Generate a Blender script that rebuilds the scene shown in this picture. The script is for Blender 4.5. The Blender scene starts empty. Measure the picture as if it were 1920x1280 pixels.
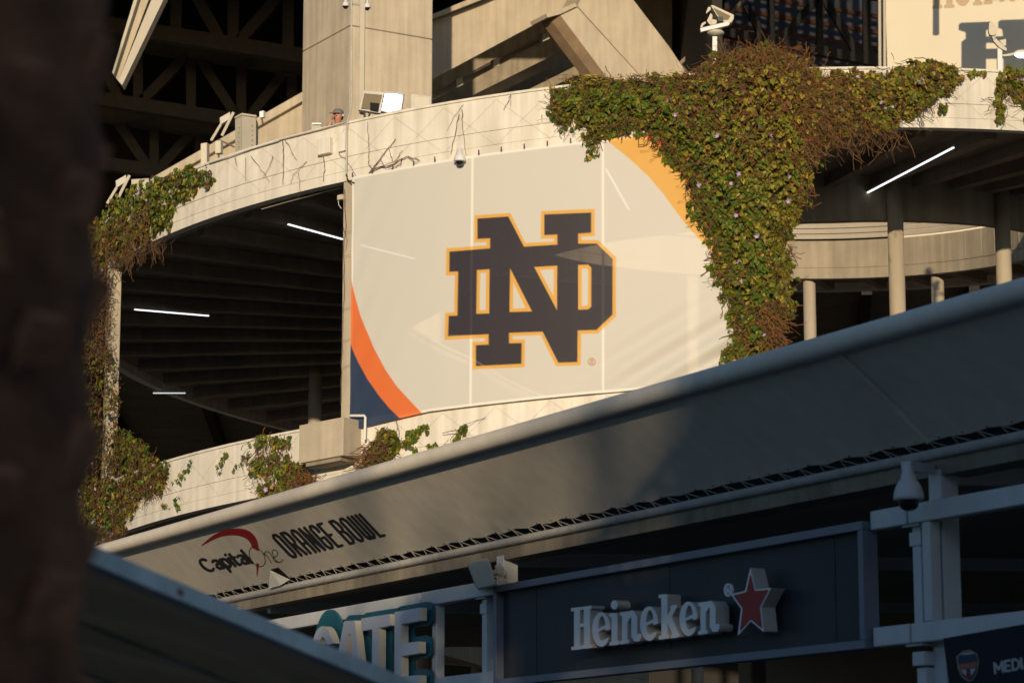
import bpy, bmesh, math, random
import numpy as np
from mathutils import Vector, Matrix, geometry
random.seed(7); rng = np.random.default_rng(7)
R_ = math.radians
SC = bpy.context.scene
COL = SC.collection

# ------------------------------------------------------------------ camera
F, HOR = 5000.0, 1550.0                     # focal length in 1920-wide pixels, horizon row
PITCH = math.atan((HOR - 640) / F)
CAM = Vector((0, 0, 1.7))
cd = bpy.data.cameras.new('camera'); cam = bpy.data.objects.new('camera', cd); COL.objects.link(cam)
cam.location = CAM; cam.rotation_euler = (math.pi / 2 + PITCH, 0, 0)
cd.sensor_width = 36; cd.lens = F / 1920 * 36; cd.clip_start = 0.1; cd.clip_end = 2000
cd.dof.use_dof = True; cd.dof.focus_distance = 40; cd.dof.aperture_fstop = 3.2
SC.camera = cam
# ------------------------------------------------------------------ light
SUN_EL, SUN_AZ = R_(9.5), R_(-3.0)          # azimuth of the sun measured from straight behind the camera (to the right +)
S = Vector((math.sin(SUN_AZ) * math.cos(SUN_EL), -math.cos(SUN_AZ) * math.cos(SUN_EL), math.sin(SUN_EL)))
w = bpy.data.worlds.new('World'); SC.world = w; w.use_nodes = True
nt = w.node_tree; bg = nt.nodes['Background']
sky = nt.nodes.new('ShaderNodeTexSky'); sky.sky_type = 'NISHITA'; sky.sun_disc = False
sky.sun_elevation = SUN_EL; sky.sun_rotation = math.pi + SUN_AZ; sky.dust_density = 0.6; sky.ozone_density = 3.6
nt.links.new(sky.outputs[0], bg.inputs[0]); bg.inputs[1].default_value = 0.105
sl = bpy.data.lights.new('sun', 'SUN'); so = bpy.data.objects.new('sun', sl); COL.objects.link(so)
sl.energy = 4.0; sl.angle = R_(0.53); sl.color = (1, 0.79, 0.52)
so.rotation_euler = (-S).to_track_quat('-Z', 'Y').to_euler(); so.location = (0, -30, 40)
SC.view_settings.view_transform = 'Standard'; SC.view_settings.look = 'None'
SC.view_settings.exposure = 0.0; SC.view_settings.gamma = 1
SC.cycles.use_denoising = True
SC.cycles.max_bounces = 8; SC.cycles.transparent_max_bounces = 16

# ------------------------------------------------------------------ projection helpers (survey of the site)
cp, sp_ = math.cos(PITCH), math.sin(PITCH)
def ray(px, py):
    a = (px - 960) / F; b = (640 - py) / F
    y = cp - b * sp_; z = sp_ + b * cp
    return Vector((a / y, 1.0, z / y))
def at(px, py, Y): return CAM + ray(px, py) * Y
def hit(px, py, p0, n):
    d = ray(px, py); return CAM + d * ((p0 - CAM).dot(n) / d.dot(n))
# ------------------------------------------------------------------ mesh helpers
ORG = {}
def org(o): return ORG.get(o.name, Vector((0, 0, 0))) if o else Vector((0, 0, 0))
def tag(o, label=None, cat=None, group=None, kind=None):
    if label: o['label'] = label
    if cat: o['category'] = cat
    if group: o['group'] = group
    if kind: o['kind'] = kind
    return o
def thing(name, label, cat, loc, group=None):
    o = bpy.data.objects.new(name, None); COL.objects.link(o); o.location = loc
    o.empty_display_size = .2; ORG[o.name] = Vector(loc)
    return tag(o, label, cat, group)
class MB:
    def __init__(s): s.v = []; s.f = []
    def add(s, vs, fs):
        k = len(s.v); s.v += [Vector(p) for p in vs]; s.f += [tuple(k + i for i in f) for f in fs]; return s
    def box(s, c, ax, ay, az):
        c, ax, ay, az = map(Vector, (c, ax, ay, az)); vs = []
        for k in (-1, 1):
            for j in (-1, 1):
                for i in (-1, 1): vs.append(c + ax * i + ay * j + az * k)
        return s.add(vs, [(0, 2, 3, 1), (4, 5, 7, 6), (0, 1, 5, 4), (2, 6, 7, 3), (0, 4, 6, 2), (1, 3, 7, 5)])
    def beam(s, a, b, wd, ht, up=(0, 0, 1)):
        a, b = Vector(a), Vector(b); d = (b - a).normalized(); u = Vector(up)
        side = d.cross(u)
        if side.length < 1e-4: side = d.cross(Vector((0, 1, 0)))
        side.normalize(); u = side.cross(d)
        return s.box((a + b) / 2, (b - a) / 2, side * wd / 2, u * ht / 2)
    def tube(s, pts, r, n=8, caps=True):
        pts = [Vector(p) for p in pts]; rs = r if isinstance(r, (list, tuple)) else [r] * len(pts)
        vs, fs = [], []; prev = None
        for i, p in enumerate(pts):
            d = (pts[min(i + 1, len(pts) - 1)] - pts[max(i - 1, 0)]).normalized()
            a = prev if prev is not None else (Vector((0, 0, 1)) if abs(d.z) < .9 else Vector((1, 0, 0)))
            u = (a - d * a.dot(d)).normalized(); v = d.cross(u); prev = u
            for k in range(n):
                t = 2 * math.pi * k / n; vs.append(p + (u * math.cos(t) + v * math.sin(t)) * rs[i])
        for i in range(len(pts) - 1):
            for k in range(n): fs.append((i * n + k, i * n + (k + 1) % n, (i + 1) * n + (k + 1) % n, (i + 1) * n + k))
        if caps: fs += [tuple(range(n))[::-1], tuple((len(pts) - 1) * n + k for k in range(n))]
        return s.add(vs, fs)
    def prism(s, pts, e):
        pts = [Vector(p) for p in pts]; e = Vector(e); n = len(pts)
        return s.add(pts + [p + e for p in pts], [tuple(range(n)), tuple(range(2 * n - 1, n - 1, -1))] + [(i, n + i, n + (i + 1) % n, (i + 1) % n) for i in range(n)])
    def lathe(s, c, prof, n=20, axis=(0, 0, 1)):
        c = Vector(c); q = Vector((0, 0, 1)).rotation_difference(Vector(axis)); vs, fs = [], []
        for r, z in prof:
            for k in range(n):
                t = 2 * math.pi * k / n; vs.append(c + q @ Vector((r * math.cos(t), r * math.sin(t), z)))
        for i in range(len(prof) - 1):
            for k in range(n): fs.append((i * n + k, i * n + (k + 1) % n, (i + 1) * n + (k + 1) % n, (i + 1) * n + k))
        return s.add(vs, fs)
    def build(s, name, mat, parent=None, smooth=False, bevel=0, fix=True):
        o0 = org(parent); me = bpy.data.meshes.new(name)
        me.from_pydata([tuple(p - o0) for p in s.v], [], s.f); me.validate()
        o = bpy.data.objects.new(name, me); COL.objects.link(o)
        if fix:
            bm = bmesh.new(); bm.from_mesh(me); bmesh.ops.recalc_face_normals(bm, faces=bm.faces[:]); bm.to_mesh(me); bm.free()
        if smooth: me.polygons.foreach_set('use_smooth', [True] * len(me.polygons))
        me.materials.append(M[mat])
        if parent: o.parent = parent; ORG[o.name] = o0
        if bevel:
            b = o.modifiers.new('bevel', 'BEVEL'); b.width = bevel; b.segments = 2; b.limit_method = 'ANGLE'
        return o
def solo(name, mb, mat, label, cat, group=None, **k):      # a thing that is one mesh, origin at its own base
    c = sum(mb.v, Vector()) / len(mb.v); c.z = min(p.z for p in mb.v)
    me_v = mb.v; mb.v = [p - c for p in me_v]
    o = mb.build(name, mat, None, **k); o.location = c; ORG[o.name] = c
    return tag(o, label, cat, group)
def sheet(name, V, Fq, mat, parent=None, smooth=True, attr=None):
    o0 = org(parent); me = bpy.data.meshes.new(name)
    V = np.asarray(V, float) - np.array(o0); me.from_pydata(V.tolist(), [], [tuple(int(i) for i in f) for f in Fq])
    if attr is not None:
        a = me.attributes.new('col', 'FLOAT_COLOR', 'POINT'); a.data.foreach_set('color', np.asarray(attr, np.float32).ravel())
    if smooth: me.polygons.foreach_set('use_smooth', [True] * len(me.polygons))
    me.materials.append(M[mat]); me.update()
    o = bpy.data.objects.new(name, me); COL.objects.link(o)
    if parent: o.parent = parent; ORG[o.name] = o0
    return o
# ------------------------------------------------------------------ materials
M = {}
def mat(name, col, rough=.7, var=.12, scale=3.0, bump=0, bscale=40, metal=0, streak=0, spec=.4, dirt=None, stretch=None):
    m = bpy.data.materials.new(name); m.use_nodes = True; M[name] = m; t = m.node_tree; L = t.links.new
    b = t.nodes['Principled BSDF']; b.inputs['Roughness'].default_value = rough; b.inputs['Metallic'].default_value = metal
    b.inputs['Specular IOR Level'].default_value = spec
    tc = t.nodes.new('ShaderNodeTexCoord'); co = tc.outputs['Object']
    if stretch:
        mp = t.nodes.new('ShaderNodeMapping'); mp.inputs['Scale'].default_value = stretch; L(co, mp.inputs[0]); co = mp.outputs[0]
    nz = t.nodes.new('ShaderNodeTexNoise'); nz.inputs['Scale'].default_value = scale; nz.inputs['Detail'].default_value = 8; nz.inputs['Roughness'].default_value = .6
    L(co, nz.inputs['Vector'])
    rp = t.nodes.new('ShaderNodeValToRGB'); L(nz.outputs[0], rp.inputs[0])
    rp.color_ramp.elements[0].position = .3; rp.color_ramp.elements[1].position = .72
    rp.color_ramp.elements[0].color = tuple(c * (1 - var) for c in col) + (1,); rp.color_ramp.elements[1].color = tuple(min(1, c * (1 + var)) for c in col) + (1,)
    out = rp.outputs[0]
    if streak:
        mp = t.nodes.new('ShaderNodeMapping'); mp.inputs['Scale'].default_value = (3.5, 3.5, .22); L(tc.outputs['Object'], mp.inputs[0])
        n2 = t.nodes.new('ShaderNodeTexNoise'); n2.inputs['Scale'].default_value = 1.6; n2.inputs['Detail'].default_value = 6; L(mp.outputs[0], n2.inputs['Vector'])
        r2 = t.nodes.new('ShaderNodeValToRGB'); L(n2.outputs[0], r2.inputs[0]); r2.color_ramp.elements[0].position = .35; r2.color_ramp.elements[1].position = .65
        dc = dirt or tuple(c * (1 - streak) for c in col)
        k = [1 - streak + streak * x for x in (0, 0, 0)]
        r2.color_ramp.elements[0].color = (1 - streak, 1 - streak * 1.05, 1 - streak * 1.15, 1); r2.color_ramp.elements[1].color = (1, 1, 1, 1)
        mx = t.nodes.new('ShaderNodeMix'); mx.data_type = 'RGBA'; mx.blend_type = 'MULTIPLY'; mx.inputs[0].default_value = 1
        L(out, mx.inputs[6]); L(r2.outputs[0], mx.inputs[7]); out = mx.outputs[2]
    L(out, b.inputs['Base Color'])
    if bump:
        nb = t.nodes.new('ShaderNodeTexNoise'); nb.inputs['Scale'].default_value = bscale; nb.inputs['Detail'].default_value = 6; L(co, nb.inputs['Vector'])
        bp = t.nodes.new('ShaderNodeBump'); bp.inputs['Strength'].default_value = bump; bp.inputs['Distance'].default_value = .02
        L(nb.outputs[0], bp.inputs['Height']); L(bp.outputs[0], b.inputs['Normal'])
    return m
def glow(name, col, s):
    m = bpy.data.materials.new(name); m.use_nodes = True; M[name] = m; b = m.node_tree.nodes['Principled BSDF']
    b.inputs['Base Color'].default_value = (.8, .8, .8, 1); b.inputs['Emission Color'].default_value = col + (1,); b.inputs['Emission Strength'].default_value = s
mat('parapet_paint', (.75, .715, .645), .75, .08, .8, streak=.20, bump=.15, bscale=25)
mat('pylon_concrete', (.56, .49, .385), .85, .10, 1.3, streak=.18, bump=.3, bscale=18)
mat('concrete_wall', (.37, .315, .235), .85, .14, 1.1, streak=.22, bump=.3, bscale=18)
mat('concrete', (.47, .41, .32), .85, .10, 1.3, streak=.16, bump=.3, bscale=18)
mat('concrete_dark', (.30, .26, .20), .85, .18, 2.0, streak=.25, bump=.3, bscale=18)
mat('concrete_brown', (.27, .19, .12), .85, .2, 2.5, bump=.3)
mat('rail_paint', (.42, .37, .29), .6, .06, 2)
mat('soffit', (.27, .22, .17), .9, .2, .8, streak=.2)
mat('fabric', (.82, .75, .645), .6, .08, .7, streak=.08, bump=.12, bscale=6)
mat('seam_tape', (.82, .76, .68), .5, .05, 3)
mat('white_steel', (.66, .67, .68), .45, .05, 4, streak=.06)
mat('gate_soffit', (.45, .38, .29), .9, .15, .8)
mat('white_plastic', (.70, .69, .66), .45, .03, 4)
mat('cream_plastic', (.50, .46, .37), .5, .05, 4)
mat('grey_metal', (.40, .39, .36), .45, .1, 6)
mat('beige_metal', (.42, .39, .32), .55, .06, 3)
mat('galvanised', (.44, .43, .41), .6, .15, 9, spec=.25)
mat('steel_dark', (.062, .055, .046), .6, .2, 4)
mat('steel_blue', (.045, .048, .055), .6, .2, 4)
mat('stadium_shade', (.018, .016, .014), .8, .2, .5)  # near-black stands in for the deep shade inside the stadium
mat('roof_sheet', (.26, .30, .38), .6, .25, .5, stretch=(1, .2, 1))
mat('rust', (.34, .15, .08), .8, .3, 3)
mat('sign_wall', (.66, .60, .47), .7, .03, .5)
mat('print_brown', (.46, .35, .22), .7, .04, 2)
mat('print_black', (.02, .022, .028), .6, .1, 2)
mat('print_red', (.32, .012, .014), .6, .08, 2)
mat('letter_white', (.94, .94, .94), .55, .05, 2)
mat('gate_face_shade', (.66, .67, .74), .5, .04, 2)  # bluish shade on the GATE fronts is put into the colour
mat('letter_side_shade', (.58, .54, .48), .55, .04, 2)  # shade on the letter sides put into the colour, darker than the faces
mat('gate_side_lit', (.70, .66, .56), .55, .04, 2)  # warm sunlight on the GATE sides is put into the colour
mat('teal', (.016, .125, .18), .5, .08, 2)
mat('star_red', (.36, .012, .02), .45, .1, 2)
mat('panel_grey', (.048, .05, .06), .5, .14, 1.2, spec=.25)
mat('frame_grey', (.20, .22, .27), .45, .08, 2)
mat('navy_cloth', (.006, .007, .018), .7, .2, 2)
mat('text_grey', (.5, .5, .52), .6, .05, 2)
mat('shield_orange', (.45, .13, .07), .6, .1, 2)
mat('shield_blue', (.03, .05, .12), .6, .1, 2)
mat('shield_gold', (.42, .33, .18), .6, .1, 2)
mat('rope', (.42, .38, .31), .8, .1, 5)
mat('black_plastic', (.012, .012, .013), .7, .1, 5, spec=.15)
mat('dome_glass', (.01, .01, .012), .05, .05, 5, spec=.8)
mat('aluminium', (.82, .77, .70), .4, .25, 3, metal=.1, stretch=(1, 1, 1), bump=.1)
mat('tarp', (.50, .42, .33), .32, .45, 1.6, bump=.9, bscale=3.0, spec=.5, stretch=(1, 3.5, 5))
mat('amber', (.35, .07, .03), .3, .1, 3)
mat('bark', (.30, .105, .042), .9, .75, 4, bump=1, bscale=14)
mat('bark_scale', (.44, .16, .07), .9, .5, 9, bump=1, bscale=14)
mat('twig', (.16, .10, .07), .85, .3, 5)
mat('wire', (.30, .27, .23), .5, .2, 5)
mat('skin', (.50, .23, .15), .6, .1, 6)
mat('jacket', (.02, .02, .024), .8, .2, 6)
mat('cap_grey', (.16, .16, .17), .8, .1, 6)
mat('hair', (.03, .02, .015), .8, .2, 6)
mat('trousers', (.05, .05, .06), .8, .2, 6)
mat('lilac', (.45, .33, .55), .6, .1, 6)
mat('asphalt', (.10, .10, .10), .9, .25, 2, bump=.4)
mat('render_wall', (.3, .28, .25), .85, .1, .6)
mat('window_glass', (.03, .04, .05), .08, .1, 2, spec=.8)
mat('lens_clear', (.85, .9, .95), .12, .05, 5, spec=1.0)
mat('lens_amber', (.20, .17, .11), .75, .15, 3, spec=.1)
glow('led_white', (.92, .96, 1.0), 1.8)
glow('led_soft', (.92, .96, 1.0), .8)
glow('lens_glow', (.95, .97, 1.0), 6.0)
def leafmat(name, transl=.35, rough=.5):
    m = bpy.data.materials.new(name); m.use_nodes = True; M[name] = m; t = m.node_tree; L = t.links.new
    b = t.nodes['Principled BSDF']; a = t.nodes.new('ShaderNodeAttribute'); a.attribute_name = 'col'
    L(a.outputs['Color'], b.inputs['Base Color']); b.inputs['Roughness'].default_value = rough; b.inputs['Specular IOR Level'].default_value = .35
    tr = t.nodes.new('ShaderNodeBsdfTranslucent'); L(a.outputs['Color'], tr.inputs[0])
    mx = t.nodes.new('ShaderNodeMixShader'); mx.inputs[0].default_value = transl
    L(b.outputs[0], mx.inputs[1]); L(tr.outputs[0], mx.inputs[2]); L(mx.outputs[0], t.nodes['Material Output'].inputs[0])
def filmmat():
    m = mat('film', (.34, .20, .105), .28, .35, 2.2, bump=.4, bscale=5, spec=.5); t = m.node_tree; b = t.nodes['Principled BSDF']
    tr = t.nodes.new('ShaderNodeBsdfTranslucent'); tr.inputs[0].default_value = (.42, .24, .11, 1); mx = t.nodes.new('ShaderNodeMixShader'); mx.inputs[0].default_value = .45
    t.links.new(b.outputs[0], mx.inputs[1]); t.links.new(tr.outputs[0], mx.inputs[2]); t.links.new(mx.outputs[0], t.nodes['Material Output'].inputs[0])
filmmat()
leafmat('leaf'); leafmat('stem', .05, .9); leafmat('frond', .2)
def bannermat():
    m = bpy.data.materials.new('mesh_banner'); m.use_nodes = True; M['mesh_banner'] = m; t = m.node_tree; L = t.links.new
    b = t.nodes['Principled BSDF']; a = t.nodes.new('ShaderNodeAttribute'); a.attribute_name = 'col'
    L(a.outputs['Color'], b.inputs['Base Color']); b.inputs['Roughness'].default_value = .6; b.inputs['Specular IOR Level'].default_value = .3
    tr = t.nodes.new('ShaderNodeBsdfTransparent'); mx = t.nodes.new('ShaderNodeMixShader')
    L(a.outputs['Alpha'], mx.inputs[0]); L(tr.outputs[0], mx.inputs[1]); L(b.outputs[0], mx.inputs[2])
    L(mx.outputs[0], t.nodes['Material Output'].inputs[0])
bannermat()

# ------------------------------------------------------------------ traced outlines -> solid shapes
def sdf(P, poly):
    poly = np.asarray(poly, float); d = np.full(len(P), 1e18); ins = np.zeros(len(P), bool)
    for i in range(len(poly)):
        a = poly[i]; b = poly[i - 1]; e = b - a; q = P - a
        t = np.clip((q @ e) / max(e @ e, 1e-12), 0, 1); r = q - t[:, None] * e; d = np.minimum(d, (r * r).sum(1))
        c = ((a[1] > P[:, 1]) != (b[1] > P[:, 1]))
        with np.errstate(divide='ignore', invalid='ignore'):
            ins ^= c & (P[:, 0] < (b[0] - a[0]) * (P[:, 1] - a[1]) / (b[1] - a[1]) + a[0])
    return np.where(ins, -1, 1) * np.sqrt(d)
def segd(P, a, b):
    a = np.array(a, float); e = np.array(b, float) - a; q = P - a
    t = np.clip((q @ e) / max(e @ e, 1e-12), 0, 1); r = q - t[:, None] * e
    return np.sqrt((r * r).sum(1))
def pline(P, pts, wd): return np.min([segd(P, pts[i], pts[i + 1]) for i in range(len(pts) - 1)], axis=0) - wd / 2
def contours(fn, x0, x1, y0, y1, st):
    xs = np.arange(x0, x1 + st, st); ys = np.arange(y0, y1 + st, st); X, Y = np.meshgrid(xs, ys)
    V = fn(np.stack([X.ravel(), Y.ravel()], 1)).reshape(X.shape); V[0, :] = V[-1, :] = st; V[:, 0] = V[:, -1] = st
    V[np.abs(V) < 1e-6] = 1e-6
    nx = {}; pt = {}
    def key(i, j, h):
        k = (i, j, h)
        if k not in pt:
            a = V[j, i]; b = V[j, i + 1] if h else V[j + 1, i]; t = a / (a - b)
            pt[k] = (xs[i] + t * st, ys[j]) if h else (xs[i], ys[j] + t * st)
        return k
    H, W = V.shape; neg = V < 0
    act = np.argwhere((neg[:-1, :-1].astype(int) + neg[1:, :-1] + neg[:-1, 1:] + neg[1:, 1:]) % 4)
    for j, i in act:
        j = int(j); i = int(i); c = neg[j, i] | neg[j, i + 1] << 1 | neg[j + 1, i + 1] << 2 | neg[j + 1, i] << 3
        c = int(neg[j, i]) + 2 * int(neg[j, i + 1]) + 4 * int(neg[j + 1, i + 1]) + 8 * int(neg[j + 1, i])
        b, r, t, l = (i, j, 1), (i + 1, j, 0), (i, j + 1, 1), (i, j, 0)
        tab = {1: [(b, l)], 2: [(r, b)], 3: [(r, l)], 4: [(t, r)], 5: [(b, l), (t, r)], 6: [(t, b)], 7: [(t, l)], 8: [(l, t)], 9: [(b, t)], 10: [(r, b), (l, t)], 11: [(r, t)], 12: [(l, r)], 13: [(b, r)], 14: [(l, b)]}
        for s_, e_ in tab[c]: nx[key(*s_)] = key(*e_)
    out = []; 
    while nx:
        s0 = next(iter(nx)); k = s0; loop = []
        while k in nx:
            n = nx.pop(k); loop.append(pt[k]); k = n
        if len(loop) > 3:
            q = [loop[0]]
            for a in range(1, len(loop)):                      # drop collinear points
                p0 = q[-1]; p1 = loop[a]; p2 = loop[(a + 1) % len(loop)]
                if abs((p1[0] - p0[0]) * (p2[1] - p0[1]) - (p1[1] - p0[1]) * (p2[0] - p0[0])) > .02 * st * st or math.dist(p0, p1) > 25 * st: q.append(p1)
            if len(q) > 2: out.append(q)
    return out
def traced(name, fn, box, st, place, depth, mat_, parent, side=None):
    """solid of the outline fn<0: each outline point goes through place() onto its plane, extruded by the vector depth"""
    loops = contours(fn, *box, st); vs = []; ed = []
    for lp in loops:
        k = len(vs); vs += [Vector(p) for p in lp]; ed += [(k + i, k + (i + 1) % len(lp)) for i in range(len(lp))]
    if not vs: return None
    v2, e2, f2, *_ = geometry.delaunay_2d_cdt(vs, ed, [], 1, 1e-5)
    cen = np.array([[sum(v2[i][0] for i in f) / len(f), sum(v2[i][1] for i in f) / len(f)] for f in f2])
    keep = fn(cen) < 0; fr = [tuple(f) for f, k in zip(f2, keep) if k]
    P = [place(p[0], p[1]) for p in v2]; n = len(P); dv = Vector(depth) if depth is not None else None
    mb = MB(); back = []; walls = []
    if dv is not None:
        cnt = {}
        for f in fr:
            for a, b in zip(f, f[1:] + f[:1]): cnt[(a, b)] = 1
        walls = [(a, b, b + n, a + n) for (a, b) in cnt if (b, a) not in cnt]
        back = [tuple(i + n for i in f[::-1]) for f in fr]; P = P + [p + dv for p in P]
    mb.add(P, fr + back + (walls if side is None else []))
    o = mb.build(name, mat_, parent, fix=side is None and dv is not None)
    if side is not None and walls:
        m2 = MB(); m2.add(P, walls); m2.build('return_edge', side, o if parent else None)
    return o
def U(*fs): return lambda P: np.min([f(P) for f in fs], axis=0)
def poly(pts): return lambda P: sdf(P, pts)
def strokes(lines, wd): return lambda P: np.min([pline(P, l, wd) for l in lines], axis=0)
def ell(cx, cy, rx, ry, rot=0):
    c, s = math.cos(rot), math.sin(rot)
    def f(P):
        x = P[:, 0] - cx; y = P[:, 1] - cy; u = c * x + s * y; v = -s * x + c * y
        return (np.sqrt((u / rx) ** 2 + (v / ry) ** 2) - 1) * min(rx, ry)
    return f
def arc(cx, cy, rx, ry, a0, a1, n=18, rot=0):
    c, s = math.cos(R_(rot)), math.sin(R_(rot)); o = []
    for i in range(n + 1):
        t = R_(a0 + (a1 - a0) * i / n); x = rx * math.cos(t); y = ry * math.sin(t); o.append((cx + c * x - s * y, cy + s * x + c * y))
    return o
def sub(a, b): return lambda P: np.maximum(a(P), -b(P))

# ================================================================== SETTING
g = MB().add([(-600, -600, 0), (600, -600, 0), (600, 900, 0), (-600, 900, 0)], [(0, 1, 2, 3)]).build('ground', 'asphalt'); g['kind'] = 'structure'

# ------------------------------------------------------------------ spiral ramp
RC = Vector((3.676, 59.38, 0)); RO, RI, SL = 13.38, 8.5, .831
def rin(th):
    a = (th + math.pi) % (2 * math.pi) - math.pi
    k = min(1, max(0, (-a - .15) / .8)) * min(1, max(0, (a + 3.0) / .7)); return RI - 1.9 * k * k * (3 - 2 * k)
def ztop(th):
    k = min(1, max(0, (-th - .6 * math.pi) / (.6 * math.pi))); k = k * k * (3 - 2 * k)
    return CAM.z + 13.264 + SL * th - .38 * k
def pol(r, th, z): return Vector((RC.x + r * math.sin(th), RC.y - r * math.cos(th), z))
def cyl(px, py, r=RO):
    d = ray(px, py); a = d.x * d.x + 1; b = d.x * RC.x + RC.y; c = RC.x ** 2 + RC.y ** 2 - r * r
    t = (b - math.sqrt(max(0, b * b - a * c))) / a; p = CAM + d * t
    return math.atan2(p.x - RC.x, RC.y - p.y), p.z
def cylfar(px, r):
    d = ray(px, 640); a = d.x * d.x + 1; b = d.x * RC.x + RC.y; c = RC.x ** 2 + RC.y ** 2 - r * r
    t = (b + math.sqrt(max(0, b * b - a * c))) / a; p = CAM + d * t
    return math.atan2(p.x - RC.x, RC.y - p.y)
ramp = thing('spiral_ramp', 'white spiral pedestrian ramp with cream curved parapets and concrete deck', 'ramp', RC)
T0, T1 = -9.4, 3.95
def sweep(name, prof, m, step=R_(1.25), t0=T0, t1=T1):
    ths = np.arange(t0, t1, step); n = len(prof); vs = []; fs = []
    for th in ths:
        z = ztop(th)
        for r, dz in prof: vs.append(pol(r if r > 9.5 else r - RI + rin(th), th, z + dz))
    for i in range(len(ths) - 1):
        for k in range(n): fs.append((i * n + k, i * n + (k + 1) % n, (i + 1) * n + (k + 1) % n, (i + 1) * n + k))
    fs += [tuple(range(n)), tuple((len(ths) - 1) * n + k for k in range(n))]
    return MB().add(vs, fs).build(name, m, ramp)
g1, g2 = -.66, -.93
sweep('outer_parapet', [(RO, -.045), (RO, g1), (RO - .025, g1 - .004), (RO - .025, g1 - .014), (RO, g1 - .018), (RO, g2), (RO - .015, g2 - .003), (RO - .015, g2 - .011), (RO, g2 - .014), (RO, -1.12), (RO - .2, -1.12), (RO - .2, -.045)], 'parapet_paint')
sweep('coping', [(RO + .03, 0), (RO + .03, -.043), (RO - .23, -.043), (RO - .23, 0)], 'parapet_paint')
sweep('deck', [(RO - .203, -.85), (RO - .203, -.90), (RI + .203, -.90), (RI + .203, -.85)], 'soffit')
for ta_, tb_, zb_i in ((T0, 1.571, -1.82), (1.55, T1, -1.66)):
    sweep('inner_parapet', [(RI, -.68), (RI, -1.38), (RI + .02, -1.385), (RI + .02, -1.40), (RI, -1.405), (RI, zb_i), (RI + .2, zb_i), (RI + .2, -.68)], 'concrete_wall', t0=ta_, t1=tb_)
sweep('inner_rail_cap', [(RI - .05, -.0), (RI - .05, -.047), (RI + .24, -.047), (RI + .24, -.0)], 'white_steel')
for zb_i in (-.08, -.22, -.36, -.50): sweep('rail_board', [(RI + .03, zb_i), (RI + .03, zb_i - .12), (RI + .09, zb_i - .12), (RI + .09, zb_i)], 'rail_paint', R_(2.5))
for i in range(34):
    th = 1.6 + i * .07; rd_ = Vector((math.sin(th), -math.cos(th), 0)); tn_ = Vector((math.cos(th), math.sin(th), 0))
    MB().box(pol(RI - .003, th, ztop(th) - 1.03), tn_ * (.018 if i % 3 else .05), rd_ * .006, (0, 0, .335)).build('joint_strip', 'concrete_wall', ramp)
rib_n = 54; rib_mesh = None
for i in range(int(rib_n * (3.9 + 6.8) / (2 * math.pi))):
    th = -6.8 + i * 2 * math.pi / rib_n
    a, b = rin(th) + .25, RO - .55
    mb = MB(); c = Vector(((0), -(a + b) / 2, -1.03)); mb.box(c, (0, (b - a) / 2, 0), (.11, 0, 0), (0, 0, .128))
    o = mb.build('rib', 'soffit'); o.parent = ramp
    o.location = (0, 0, ztop(th)); o.rotation_euler = (0, 0, th)
# columns
def col_round(th, r, m='concrete', rad=.16, top=None):
    z1 = (ztop(th) - .97) if top is None else top
    p = pol(r, th, 0); MB().tube([p, p + Vector((0, 0, z1))], rad, 20).build('column', m, ramp, smooth=True)
def col_sq(th, r, wd=.24, top=None):
    z1 = ztop(th) - 1.122 if top is None else top
    rad = Vector((math.sin(th), -math.cos(th), 0)); tan = Vector((math.cos(th), math.sin(th), 0))
    c = pol(r - wd / 2, th, z1 / 2); MB().box(c, tan * wd / 2, rad * wd / 2, Vector((0, 0, z1 / 2))).build('column', 'concrete', ramp, bevel=.015)
thA = cyl(196, 700)[0]; thB = cyl(650, 560)[0]; thC = cyl(1410, 450)[0]
for t in (thA, thB, thC): col_sq(t, RO - .03)
col_sq(thC + (thC - thB), RO - .03)
for px in (1681, 1882): col_round(cyl(px, 500, RI + .3)[0], RI + .3)
for px in (1519.5, 1761, 1300, 1050, 800): 
    t = cylfar(px, RI + .3); col_round(t, RI + .3, rad=.16, top=ztop(t) - 1.6)
for t in (2.2, 2.9, 3.6): col_round(t, RO - .4, rad=.16)
for t in (-1.9, -2.6): col_round(t, RI + .3, rad=.16)
# trellis wires on the parapet
tw = MB()
for turn in (0, -2 * math.pi):
    k = 0; th = -1.35
    while th < 1.0:
        for (z0, z1) in ((-.10, -.95), (-.95, -.10)):
            pts = [pol(RO + .035, th + turn + a * .075, ztop(th + turn + a * .075) + z0 + (z1 - z0) * a) for a in (0, .5, 1)]
            tw.tube(pts, .0013, 4, False)
        th += .075
tw.build('trellis_wire', 'wire', ramp)['kind'] = 'stuff'
# strip lights under the deck
def ceil_hit(px, py, dz=-1.0):
    d = ray(px, py); best = None
    for i in range(4000):
        t = 44 + i * .008; p = CAM + d * t; r = math.hypot(p.x - RC.x, p.y - RC.y)
        if 6 < r < RO:
            th = math.atan2(p.x - RC.x, RC.y - p.y)
            for k in (0, -2 * math.pi, 2 * math.pi):
                if T0 < th + k < T1 and abs(p.z - (ztop(th + k) + dz)) < .012: return p
    return None
def strip(a, b, label, m='led_white'):
    for dz in (-1.2, -1.3, -1.4, -1.55, -1.7, -1.9):
        pa, pb = ceil_hit(*a, dz), ceil_hit(*b, dz)
        if pa is not None and pb is not None: break
    if pa is None or pb is None: print('STRIP MISS', a, b, pa, pb); return
    pa, pb = pa + Vector((0, 0, -.05)), pb + Vector((0, 0, -.05)); o = thing('strip_light', label, 'light', (pa + pb) / 2, 'LED strip lights under the ramp deck')
    MB().beam(pa + Vector((0, 0, .035)), pb + Vector((0, 0, .035)), .05, .04).build('housing', 'grey_metal', o)
    MB().beam(pa, pb, .04, .02).build('tube', m, o, bevel=.008)
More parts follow.
